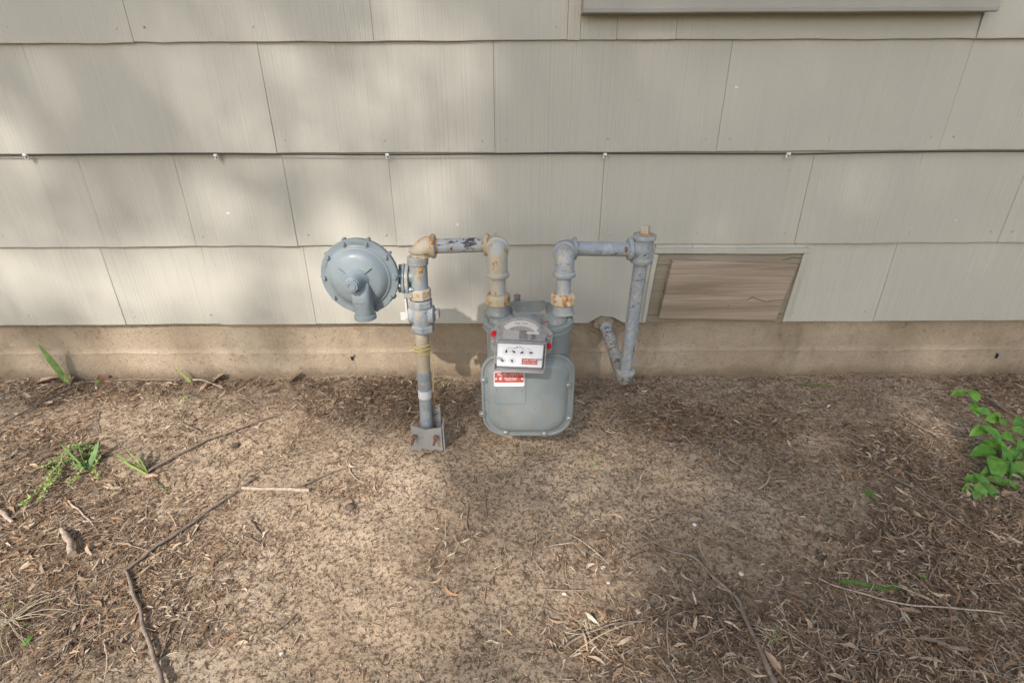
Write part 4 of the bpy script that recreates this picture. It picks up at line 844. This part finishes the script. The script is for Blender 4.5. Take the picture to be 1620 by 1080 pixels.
stick('root', 'curved pale woody root stub poking out of the litter at the far left', 'root', [(98,842),(108,852),(117,868),(121,884)], .0040, .0075, 'twigpale', .006, lifts=([0,.5,1],[0,.006,.002]))
stick('root', 'pale root end at the left edge below the feathery weed', 'root', [(-8,806),(6,815),(22,830)], .0070, .0035, 'twigpale', .003)
stick('stick', 'long curved twig lying along the foot of the concrete wall at the left', 'stick', [(-20,690),(30,660),(90,628),(130,610),(180,602),(240,600),(290,601)], .0022, .0030, 'twig', .005)
stick('stick', 'split pale twig beside the dry leaf at the foot of the wall', 'stick', [(306,600),(330,608),(356,618)], .0036, .0018, 'twigpale', .006)
stick('twig', 'short straight dark twig alone on bare soil left of centre bottom', 'twig', [(240,957),(255,943),(272,928)], .0014, .0014, 'twig', .002)
stick('twig', 'straight thin twig alone on bare soil near the bottom centre-left', 'twig', [(432,1005),(450,990),(468,976)], .0016, .0012, 'twig', .002)
stick('twig', 'wavy dark twig on bare soil below the pale level stick', 'twig', [(396,818),(400,830),(408,840),(417,849)], .0018, .0018, 'twig', .002)
stick('twig', 'small hooked twig next to the wavy twig', 'twig', [(386,850),(398,853),(410,863)], .0013, .0018, 'twig', .002)
stick('twig', 'dark bent twig standing up from the litter beside the curved root stub', 'twig', [(103,1040),(115,1000),(126,965),(121,925)], .0016, .0012, 'twig', .003)
stick('twig', 'slender arched twig near the left end of the diagonal stick', 'twig', [(108,795),(124,806),(138,820),(150,834)], .0022, .0018, 'twigpale', .003)
stick('twig', 'thin forked twig in front of the wall below the green spiky shoot', 'twig', [(296,645),(290,660),(286,670),(300,676),(320,686)], .0013, .0018, 'twig', .003)
stick('twig', 'dark curling twig close to the wall, left of the long thin stick', 'twig', [(155,628+25),(152,668),(156,688)], .0015, .0012, 'twig', .003)
stick('twig', 'bent dark twig right of the long thin stick tip', 'twig', [(478,672),(472,690),(462,705),(456,722)], .0014, .0010, 'twig', .003)
S4 = stick('stick', 'curved bare twig on bare soil at the centre right, tapering toward the wall', 'stick', [(862,868),(895,848),(918,830),(935,800),(968,776)], .0018, .0011, 'twig', .003)
stick('twig', 'short straight twig at the foot of the curved centre twig', 'twig', [(862,868),(885,863),(907,861)], .0015, .0016, 'twigpale', .002)
S5 = stick('root', 'long dark root-like stick bending down to the bottom edge at the lower right', 'root', [(1005,845),(1060,878),(1095,885),(1125,915),(1160,945),(1180,985),(1205,1040),(1225,1092)], .0018, .0045, 'twig', .006)
stick('twig_branch', '', '', [(1100,870),(1118,900),(1140,935)], .0014, .0024, 'twig', .003, parent=S5)
stick('twig_branch', '', '', [(1178,985),(1160,960),(1150,930)], .0018, .0009, 'twig', .008, parent=S5)
stick('twig', 'dark twig arching left of the curly dry grass tuft', 'twig', [(890,1028),(925,1005),(962,990),(1016,986)], .0022, .0016, 'twig', .004)
stick('stick', 'smooth grey stick stub lying near the bottom right corner', 'stick', [(1453,1010),(1478,1018),(1500,1027),(1526,1032)], .0036, .0040, 'twig', .004)
stick('twig', 'pale hooked twig on the bare patch right of centre', 'twig', [(1197,777),(1214,768),(1216,750),(1223,742)], .0022, .0014, 'twigpale', .003)
stick('twig', 'pale bare twig lying in front of the sloping right pipe', 'twig', [(930,590+5),(960,618),(1000,635),(1042,650)], .0013, .0019, 'twig', .004)
stick('twig', 'thin straight twig lying on the litter left of the leafy bramble', 'twig', [(1420,658),(1468,688),(1540,700)], .0011, .0015, 'twigpale', .006)
stick('stick', 'dark thick twig behind the leafy bramble at the right edge', 'stick', [(1560,632),(1590,655),(1625,672)], .0040, .0050, 'twig', .004)
stick('stick', 'long dark twig crossing the litter below the bramble', 'stick', [(1380,745),(1440,775),(1500,820),(1545,850)], .0020, .0026, 'twig', .006)
stick('stick', 'long thin twig lying across the litter at the lower right', 'stick', [(1310,930),(1370,948),(1440,965),(1510,968),(1580,975)], .0014, .0018, 'twigpale', .010)
stick('twig', 'upright curved twig in the litter by the small green leaf at the lower right', 'twig', [(1488,882),(1478,900),(1470,920),(1466,932)], .0013, .0016, 'twig', .006)
stick('twig', 'thin vertical dark twig on bare soil at bottom centre', 'twig', [(740,810-10),(738,830),(741,842)], .0016, .0013, 'twig', .002)
stick('twig', 'pair of dark slivers of twig in the soil below the meter', 'twig', [(768,770),(767,795),(771,815)], .0012, .0016, 'twig', .002)

# ------------------------------------------------------------------ leaves, shoots and weeds
def blade(mb, base, d, L, w, bendv, n=9, fold=.25, mi=0, tip=1.0):
    d = Vector(d).normalized(); b = Vector(bendv); sid = d.cross(Vector((0, 1, 0.2))).normalized(); nrm = sid.cross(d).normalized(); vs = []
    for i in range(n+1):
        u = i/n; c = Vector(base)+d*L*u+b*L*u*u; wd = w*(min(1, .55+1.5*u) if u < .35 else 1)*(1-max(0, (u-.35)/.65)**2.2*tip)*.5+.0002
        vs += [c-sid*wd+nrm*fold*wd, c, c+sid*wd+nrm*fold*wd]
    fs = [(i*3+k, i*3+k+1, i*3+k+4, i*3+k+3) for i in range(n) for k in (0, 1)]; mb.add(vs, fs, mi)
def leafpoly(mb, c, M3, L, w, mi=0, cup=.15, lob=0):
    """leaf laid out along local x, with midrib fold and cup"""
    n = 8; vs = []
    for i in range(n+1):
        u = i/n; hw = w*.5*max(.02, 1.95*u**.55*(1-u)**.85)*(1+(lob*math.sin(i*2.6) if lob else 0)); z = -cup*L*(u-.5)**2*2
        vs += [Vector(c)+M3 @ Vector((u*L, -hw, z+hw*.35)), Vector(c)+M3 @ Vector((u*L, 0, z)), Vector(c)+M3 @ Vector((u*L, hw, z+hw*.35))]
    mb.add(vs, [(i*3+k, i*3+k+1, i*3+k+4, i*3+k+3) for i in range(n) for k in (0, 1)], mi)
E = lambda x, y, z: Euler((R(x), R(y), R(z))).to_matrix()
# iris at the far left against the wall
b = G(106, 606); ir = thing('iris_plant', 'tall single green iris leaf leaning left against the concrete at the far left', 'plant', b)
tip = P(55, 540, CAM_D-.05); mb = MB(); blade(mb, b, (tip-b), (tip-b).length, .028, (0.03, 0, -.02)); mb.build('leaf', M['green2'], ir, smooth=60, recalc=False)
mb = MB(); blade(mb, b+Vector((.004, -.004, 0)), (P(97, 572, CAM_D-.05)-b), .055, .014, (0, 0, 0)); mb.build('leaf', M['palegreen'], ir, smooth=60, recalc=False)
mb = MB(); blade(mb, b+Vector((.012, -.002, 0)), (.2, 0, 1), .035, .009, (.2, 0, 0)); mb.build('leaf', M['straw'], ir, smooth=60, recalc=False)
b = G(160, 610); i2 = thing('iris_shoot', 'small stubby green iris shoot at the foot of the wall right of the tall leaf', 'plant', b)
for dx in ((-.5, 0, 1, .030), (.1, -.1, 1, .022), (-.9, -.1, .7, .024)): mb = MB(); blade(mb, b, dx[:3], dx[3], .010, (0, 0, 0)); mb.build('leaf', M['green2'], i2, smooth=60, recalc=False)
b = G(303, 607); i2 = thing('grass_shoot', 'thin spiky green shoot leaning left at the foot of the wall beside a dry leaf', 'plant', b)
for dx in ((-.62, .1, 1, .082, .006), (-.2, 0, 1, .030, .006), (-.75, .1, .9, .05, .004)): mb = MB(); blade(mb, b, dx[:3], dx[3], dx[4], (-.02, 0, 0)); mb.build('leaf', M['palegreen'], i2, smooth=60, recalc=False)
b = G(236, 755); i3 = thing('iris_shoot', 'pale drooping iris shoot with dry base at the lower end of the long thin stick', 'plant', b)
for tp, w_, mt in (((188, 738), .016, 'green2'), ((205, 728), .013, 'palegreen'), ((222, 735), .012, 'green2'), ((196, 748), .012, 'palegreen')):
    t_ = G(*tp, .030); mb = MB(); blade(mb, b+Vector((0, 0, .006)), t_-b, (t_-b).length, w_, (0, 0, .12)); mb.build('leaf', M[mt], i3, smooth=60, recalc=False)
mb = MB(); mb.tube([b+Vector((-.006, 0, .005)), b+Vector((.010, .002, .006)), G(252, 755, .006)], [.005, .006, .003], 8); mb.build('base', M['dryleaf'], i3)
t_ = G(248, 795, .002); mb = MB(); blade(mb, b+Vector((.01, 0, .006)), t_-b, (t_-b).length, .009, (.05, 0, .1)); mb.build('dry_leaf', M['straw'], i3, smooth=60, recalc=False)
# feathery weed at the left
b = G(150, 735); wd = thing('feathery_weed', 'low feathery light green weed with trailing stems on the left soil', 'weed', b)
def sprig(mb, pts, n, ll, lw, lift=.01, mi=0, rr=.0009):
    W_ = [G(*p, lift) for p in pts]; pp = []
    for i in range(len(W_)-1):
        for k in range(6): pp.append(W_[i].lerp(W_[i+1], k/6))
    pp.append(W_[-1]); mb.tube(pp, rr, 5, mi)
    for k in range(n):
        i = random.randrange(len(pp)-1); c = pp[i].lerp(pp[i+1], random.random()); a_ = random.uniform(0, 360)
        leafpoly(mb, c, E(random.uniform(-40, 40), random.uniform(-50, 10), a_), ll*random.uniform(.6, 1.3), lw*random.uniform(.7, 1.3), mi)
for pts, n_ in (([(152,722),(120,730),(92,745),(72,772),(48,795),(38,806)], 110), ([(150,715),(118,715),(88,735),(70,748)], 70), ([(160,728),(150,745),(158,762)], 50), ([(100,732),(95,758),(82,772),(60,800)], 70), ([(140,735),(128,755),(112,772)], 36), ([(160,715),(140,708),(110,714)], 50)):
    mb = MB(); sprig(mb, pts, int(n_*1.4), .010, .0042, .012); mb.build('stem', M['palegreen'], wd, smooth=0, recalc=False)
for tp, w_ in (((104, 722), .020), ((165, 716), .018), ((118, 748), .014), ((128,708), .016)):
    t_ = G(*tp, .03); c_ = G(135, 745, .002); mb = MB(); blade(mb, c_, t_-c_, (t_-c_).length, w_, (0, 0, .15)); mb.build('leaf', M['green2'], wd, smooth=60, recalc=False)
# small green bits
def leaf_thing(name, label, cat, px, py, L, w, mat, ang, tilt=-12, cup=.2, lob=0, lift=.004, roll=0, n=1):
    c = G(px, py, lift); mb = MB(); M3 = E(roll, tilt, ang); leafpoly(mb, c-M3 @ Vector((L/2, 0, 0)), M3, L, w, 0, cup, lob); o = mb.build(name, M[mat], None, smooth=60, recalc=False); return tag(o, label, cat)
leaf_thing('green_leaf', 'tiny lone bright green leaf below the pale iris shoot', 'leaf', 264, 776, .013, .008, 'green', 50, lift=.006)
leaf_thing('green_leaf', 'small green leaf in the dry grass at the bottom left corner', 'leaf', 48, 1018, .020, .014, 'green', 80, lift=.01)
leaf_thing('green_leaf', 'narrow bright green leaf in the litter at the lower right', 'leaf', 1456, 918, .020, .009, 'green', 160, lift=.012)
leaf_thing('green_leaf', 'little yellowish leaf by the wall near the right edge', 'leaf', 1608, 598+6, .016, .009, 'palegreen', 10, lift=.006)
b = G(938, 737); q_ = thing('clover_seedling', 'tiny yellow-green seedling alone on the soil below the meter', 'weed', b)
for k in range(6): mb = MB(); leafpoly(mb, b+Vector((0, 0, .005)), E(0, -25, k*61), .010, .0065); mb.build('leaf', M['palegreen'], q_, smooth=60, recalc=False)
b = G(1374, 784); q_ = thing('clover_seedling', 'small round-leaved green seedling on the right bare patch', 'weed', b)
for k in range(7): c = b+Vector((.009*math.cos(k*.9)*(k % 3+1)/2, .010*math.sin(k*.9)*(k % 3+1)/2, .006)); mb = MB(); mb.lathe(c, (0, .1, 1), [(0, .0046), (.0004, .0046)], 9); mb.build('leaf', M['green'], q_, smooth=0)
b = G(702, 612); q_ = thing('clover_seedling', 'low green weed between the left riser and the meter at the foot of the wall', 'weed', b)
for k in range(9): mb = MB(); leafpoly(mb, b+Vector((.012*math.cos(k*2.4), .010*math.sin(k*2.4), .006)), E(0, -30, k*47), .013, .006); mb.build('leaf', M['palegreen'], q_, smooth=60, recalc=False)
b = G(290, 637); q_ = thing('clover_seedling', 'faded yellowish weed in the soil below the spiky shoot', 'weed', b)
for k in range(7): mb = MB(); leafpoly(mb, b+Vector((.010*math.cos(k*2.4), .016*math.sin(k*2.4), .006)), E(0, -30, k*47), .018, .007); mb.build('leaf', M['palegreen'] if k % 2 else M['straw'], q_, smooth=60, recalc=False)
def frond(name, label, pts, mat, ll, n_):
    W_ = [G(*p, .008) for p in pts]; mb = MB(); mb.tube(W_, .0009, 5); Lt = len(W_)-1
    for k in range(n_):
        u = k/n_*Lt; i = int(u); c = W_[i].lerp(W_[i+1], u-i); d = (W_[i+1]-W_[i]); a_ = math.degrees(math.atan2(d.y, d.x))
        for sg in (-1, 1): leafpoly(mb, c, E(0, -15, a_+sg*38), ll*(1-.4*k/n_), ll*.28)
    o = mb.build(name, M[mat], None, smooth=0, recalc=False); tag(o, label, 'sprig'); return o
frond('cedar_sprig', 'bright green feathery sprig lying near the wall below the hatch', [(1322,615),(1303,613),(1284,611),(1264,610)], 'green', .012, 22)
frond('cedar_sprig', 'bright green feathery sprig lying in the litter at the lower right', [(1420,932),(1395,935),(1370,930),(1345,924),(1326,925)], 'green', .011, 26)
frond('cedar_sprig', 'yellow-brown dying sprig joined to the green sprig at the lower right', [(1418,930),(1432,936),(1444,947)], 'straw', .010, 10)
# dry grass tufts
def tuft(name, label, px, py, n_, L, mat='straw', spread=1.0, curl=.5, w=.0016, rz=None, green=0):
    b = G(px, py); t_ = thing(name, label, 'grass tuft', b)
    for k in range(n_):
        a_ = R(random.uniform(*(rz or (0, 360)))); el = random.uniform(.15, .9)/spread; d = Vector((math.cos(a_), math.sin(a_), el)); mb = MB()
        pts = []; Lk = L*random.uniform(.5, 1.15); sd = Vector((-d.y, d.x, 0))*random.uniform(-curl, curl)
        for i in range(8):
            u = i/7; p = b+Vector((random.uniform(-.001, .001)+.006*math.cos(k), .006*math.sin(k), .002))+d.normalized()*Lk*u+sd*Lk*u*u-Vector((0, 0, el*Lk*u*u*.9)); p.y = min(p.y, -.004); p.z = max(p.z, float(ground_h(p.x, p.y))+.002); pts.append(p)
        mb.tube(pts, [w*(.5-.4*i/7) for i in range(8)], 4); mb.build('grass_blade', M['palegreen'] if random.random() < green else M[mat], t_, smooth=60)
    return t_
tuft('grass_tuft', 'bleached dry grass tuft in front of the wall to the right of the hatch', 1268, 652, 26, .05, rz=(-20, 200))
tuft('grass_tuft', 'small yellowish dry grass tuft in front of the hatch', 1082, 640, 18, .045, curl=.3, rz=(-60, 120))
tuft('grass_tuft', 'thin dry grass tuft right of the hatch corner on dark litter', 1155, 655, 14, .045)
tuft('grass_tuft', 'curly looped dry grass tuft at the bottom centre-right', 935, 998, 20, .055, curl=1.2, rz=(30, 200))
tuft('grass_tuft', 'long trailing dry grass tuft with green base at the bottom left corner', 18, 985, 46, .10, curl=.7, w=.0022, green=.15)
tuft('grass_tuft', 'pale tuft of dry and green grass beside the long dark root at the lower right', 1225, 1012, 30, .055, green=.25)
tuft('grass_tuft', 'small bundle of dry straw lying near the left riser', 610, 805, 16, .05, curl=.3, rz=(120, 260))
tuft('grass_tuft', 'sparse dry stalks left of the centre against the wall', 465, 607, 7, .04, curl=.2, rz=(60, 120), spread=.4)
# dead leaves by the wall and elsewhere
for px_, py_, L, w_, mt, an, ti, lo, lab in ((72,607,.052,.028,'dryleaf',20,-15,.15,'large pale dead leaf left of the tall iris leaf'), (128,600,.026,.02,'dryleaf',60,-50,.2,'curled tan dead leaf right of the tall iris leaf'),
    (186,594,.040,.028,'brownleaf',150,-35,.55,'dark brown lobed oak leaf at the foot of the wall'), (350,600,.046,.036,'dryleaf',15,-40,.25,'broad tan dead leaf standing against the wall beside the spiky shoot'), (324,616,.026,.012,'dryleaf',80,-20,.1,'small orange-tan leaf beneath the spiky shoot'),
    (470,601,.034,.026,'brownleaf',10,-45,.3,'crumpled brown leaf at the foot of the wall left of the regulator'), (500,606,.034,.012,'dryleaf',-30,-20,.1,'folded pale leaf beside the crumpled brown leaf'), (1220,1052,.040,.018,'dryleaf',110,-10,.1,'large tan leaf between litter and dark root at the bottom right'),
    (1437,972,.038,.012,'dryleaf',-25,-15,.1,'smooth brown folded leaf in the middle of the right litter'), (1510,945,.045,.014,'brownleaf',100,-12,.1,'long grey-brown leaf in the litter at the far right'), (1590,785,.028,.016,'dryleaf',5,-12,.15,'whitish dead leaf under the leafy bramble'),
    (1460,982-30,.030,.010,'straw',-45,-12,.1,'narrow pale leaf in the right litter'), (430,657-35,.020,.012,'brownleaf',0,-35,.2,'tiny orange-brown leaf on the soil left of the regulator'), (283,868,.020,.009,'straw',45,-10,.1,'small pale leaf beside the diagonal dark stick'), (1610,655,.03,.014,'dryleaf',40,-12,.1,'tan leaf on the litter behind the bramble')):
    if py_ < 625 and px_ < 520: L *= 1.6; w_ *= 1.6
    leaf_thing('dead_leaf', lab, 'dead leaf', px_, py_, L, w_, mt, an, ti, .10, lo, .012)
# pebbles and the dark clod
for px_, py_, r_, mt, lab in ((954,898,.0050,'stone','white pebble left of the pebble pair on the right of centre soil'), (963,922,.0042,'stone','small cream pebble in front of the pebble pair'), (1008,968,.0062,'stone','rounded yellowish pebble above the curly dry tuft'), (1026,960,.0045,'stone','pale chip of stone beside the rounded yellowish pebble'),
    (1098,830,.0048,'tape','bright white pebble on the bare soil right of centre'), (1172,908,.0055,'stone','tan pebble on the edge of the right litter'), (893,940,.0040,'stone','tiny white stone near the dark arching twig'), (1303,876,.0034,'stone','small pale stone on the right bare patch'), (446,1033,.0034,'stone','orange-tan grit stone on the bottom left soil'), (555,803,.0095,'darkstone','dark clod of earth on the soil below the left riser'), (372,706,.010,'darkstone','dark lump half buried in the soil left of the bracket')):
    c = G(px_, py_, r_*.4); bm = bmesh.new(); bmesh.ops.create_icosphere(bm, subdivisions=2, radius=r_)
    for v_ in bm.verts: v_.co *= 1+.22*float(vnoise(v_.co.x*200+px_, v_.co.y*200, 1))+.12*random.uniform(-1, 1); v_.co.z *= .65; v_.co.x *= 1.15
    me = bpy.data.meshes.new('pebble'); bm.to_mesh(me); bm.free(); me.materials.append(M[mt]); me.polygons.foreach_set('use_smooth', [True]*len(me.polygons))
    o = bpy.data.objects.new('earth_clod' if mt == 'darkstone' else 'pebble', me); COL.objects.link(o); o.location = c; o.rotation_euler.z = random.random()*3; tag(o, lab, 'clod' if mt == 'darkstone' else 'pebble')
# leafy bramble on the right
b = G(1592, 770); br = thing('bramble_plant', 'leafy bright green bramble seedling at the right edge', 'plant', b)
def PP(px_, py_, D_): return P(px_, py_, float(np.interp(py_, [610, 700, 770, 795], [1.10, 1.03, .92, .87]))+random.uniform(-.015, .015))
stems = [[(1592,770,1.03),(1600,735,1.06),(1580,700,1.09),(1560,670,1.12),(1543,640,1.15),(1536,622,1.17)], [(1592,770,1.03),(1610,720,1.03),(1640,690,1.02)], [(1592,770,1.03),(1570,772,1.01),(1545,775,.99)], [(1580,700,1.09),(1605,675,1.10),(1630,668,1.1)]]
for st in stems:
    mb = MB(); pts = [PP(*p) for p in st]; q2 = []
    for p_ in pts: p_.z = max(p_.z, float(ground_h(p_.x, min(p_.y, 0)))+.004)
    for i in range(len(pts)-1):
        for k in range(4): q2.append(pts[i].lerp(pts[i+1], k/4))
    q2.append(pts[-1]); mb.tube(q2, [.0022-.0012*i/len(q2) for i in range(len(q2))], 6); mb.build('stem', M['darkgreen'], br, smooth=60)
LV = [(1520,621,-175,.026,1.17),(1541,625,80,.028,1.16),(1541,645,-95,.026,1.15),(1560,652,160,.030,1.13),(1572,660,20,.034,1.12),(1585,665,50,.026,1.12),(1552,680,-160,.034,1.11),(1570,685,-60,.040,1.09),(1595,690,10,.036,1.08),(1610,665,40,.030,1.10),(1612,680,-10,.026,1.09),
      (1560,712,-170,.050,1.07),(1575,735,-110,.055,1.05),(1600,745,-70,.056,1.04),(1605,715,20,.050,1.05),(1590,722,70,.040,1.06),(1618,740,-20,.05,1.03),(1560,752,-150,.040,1.03),(1540,768,175,.034,1.0),(1530,778,-150,.028,.99),(1548,782,-80,.032,.98),(1566,786,-60,.034,.99),(1575,770,-30,.036,1.01),(1555,765,110,.030,1.01),(1600,770,-40,.036,1.02),(1618,762,-80,.04,1.0),(1612,700,60,.032,1.08),(1540,790,-110,.022,.97),(1580,705,140,.034,1.08)]
for k, (px_, py_, an, L, D_) in enumerate(LV):
    L *= 1.6 if L < .045 else 1.35; c = PP(px_, py_, D_); c.z = max(c.z, float(ground_h(c.x, min(c.y, 0)))+.010); M3 = Matrix.Rotation(R(random.uniform(20, 50)), 3, 'X') @ E(random.uniform(-22, 22), random.uniform(-8, 18), an); mb = MB(); leafpoly(mb, c-M3 @ Vector((L*.4, 0, 0)), M3, L, L*.66, 0, .25, .06)
    mb.build('leaf', M['darkgreen'] if L > .045 and k % 2 else M['green'], br, smooth=60, recalc=False)

# ------------------------------------------------------------------ the tree whose crown dapples the light (behind and left of the camera)
tc = sun_from*9.5
tree = thing('shade_tree', 'broad leafy tree standing behind the camera that throws dappled shade on the wall', 'tree', (tc.x+2.2, tc.y-.6, -.1))
mb = MB(); tb_ = Vector((tc.x+2.2, tc.y-.6, -.15)); tp_ = Vector((tc.x+1.6, tc.y-.3, tc.z-.9))
mb.tube([tb_, tb_.lerp(tp_, .1), tb_.lerp(tp_, .5)+Vector((.1, .05, 0)), tp_], [.26, .19, .15, .11], 16)
trk = mb.build('trunk', M['bark'], tree, smooth=60)
for k in range(9):
    a_ = k*2.4; e_ = tp_+Vector((math.cos(a_)*random.uniform(.8, 1.9)-.4, math.sin(a_)*random.uniform(.6, 1.4), random.uniform(.6, 2.2))); MB().tube([tp_.lerp(tb_, .12*(k % 3)), tp_.lerp(e_, .5)+Vector((0, 0, -.1)), e_], [.07, .04, .012], 8).build('limb', M['bark'], tree, smooth=60)
# crown: leaves thinned where the photograph's light falls through
GAPS = [(60,900,330,260,.95), (130,940,420,260,.85), (420,1000,330,200,.8), (250,720,380,130,.8), (560,850,230,180,.75), (260,450,290,75,.6), (60,430,120,80,.55), (330,330,110,60,.4), (560,180,60,60,.4), (80,320,60,60,.3), (1300,100,70,40,.25), (1180,120,30,50,.3), (560,420,260,80,.55), (700,110,75,80,.42), (650,170,120,100,.36), (660,300,130,60,.45), (720,535,90,60,.9), (570,440,90,80,.85), (10,230,70,60,.6), (900,1000,170,190,.55), (1080,800,150,100,.36), (1250,790,120,60,.28), (930,760,120,80,.4), (230,560,260,60,.6), (560,560,160,60,.65), (870,660,60,60,.6), (960,560,40,40,.6), (850,720,90,80,.3),
        (1590,310,22,60,.5), (1480,560,40,34,.55), (1560,545,26,26,.5), (1480,680,60,36,.75), (1600,860,60,60,.7), (1290,700,46,36,.5), (480,230,130,60,.35), (380,90,200,80,.25), (1180,150,60,90,.3), (1040,1010,60,60,.3), (1420,1060,80,30,.4), (1290,320,80,60,.25), (760,960,160,120,.45)]
def coverage(px, py):
    base = np.interp(px, [0, 400, 760, 950, 1250, 1620], [.74, .68, .70, .80, .93, .92]); return np.clip(base-1.25*blobs(px, py, GAPS), 0.04, 1)
n = 60000; dirs = np.array(sun_from); ex_ = np.array(sun_from.cross(Vector((0, 0, 1))).normalized()); ey_ = np.cross(ex_, dirs)
A_ = rng.uniform(-3.2, 3.2, n*3); B_ = rng.uniform(-2.6, 2.6, n*3); Dp = rng.uniform(-1.0, 1.0, n*3)
inside = (A_/3.2)**2+(B_/2.6)**2+(Dp/1.15)**2 < 1; A_, B_, Dp = A_[inside], B_[inside], Dp[inside]
pos = np.array(tc)+A_[:, None]*ex_+B_[:, None]*ey_+Dp[:, None]*dirs
tw = pos[:, 1]/dirs[1]; hit = pos-dirs*tw[:, None]; tg = pos[:, 2]/dirs[2]; hg = pos-dirs*tg[:, None]; onw = hit[:, 2] > 0; hit = np.where(onw[:, None], hit, hg)
qx, qy = project(hit[:, 0], hit[:, 1], hit[:, 2]); vis = (hit[:, 1] > -1.25)
cv = np.where(vis, coverage(qx, qy), .7); k_ = rng.random(len(cv)) < np.clip(cv**1.3*(0.85+.22*vnoise(A_, B_, 3.1)+.30*vnoise(A_+7, B_, 7.5)), 0, 1); pos = pos[k_][:n]; n = len(pos)
q1 = rng.normal(size=(n, 3)); q1 /= np.linalg.norm(q1, axis=1)[:, None]; q2_ = rng.normal(size=(n, 3)); q2_ -= (q2_*q1).sum(1)[:, None]*q1; q2_ /= np.linalg.norm(q2_, axis=1)[:, None]
sz = rng.uniform(.03, .062, n)[:, None]; V = np.stack([pos-q1*sz, pos+q2_*sz*.5, pos+q1*sz, pos-q2_*sz*.5], 1).reshape(-1, 3); F = np.arange(n*4).reshape(-1, 4)
o = np_mesh('crown', V-np.array(tree.location), F, M['leafbig']); o.parent = tree
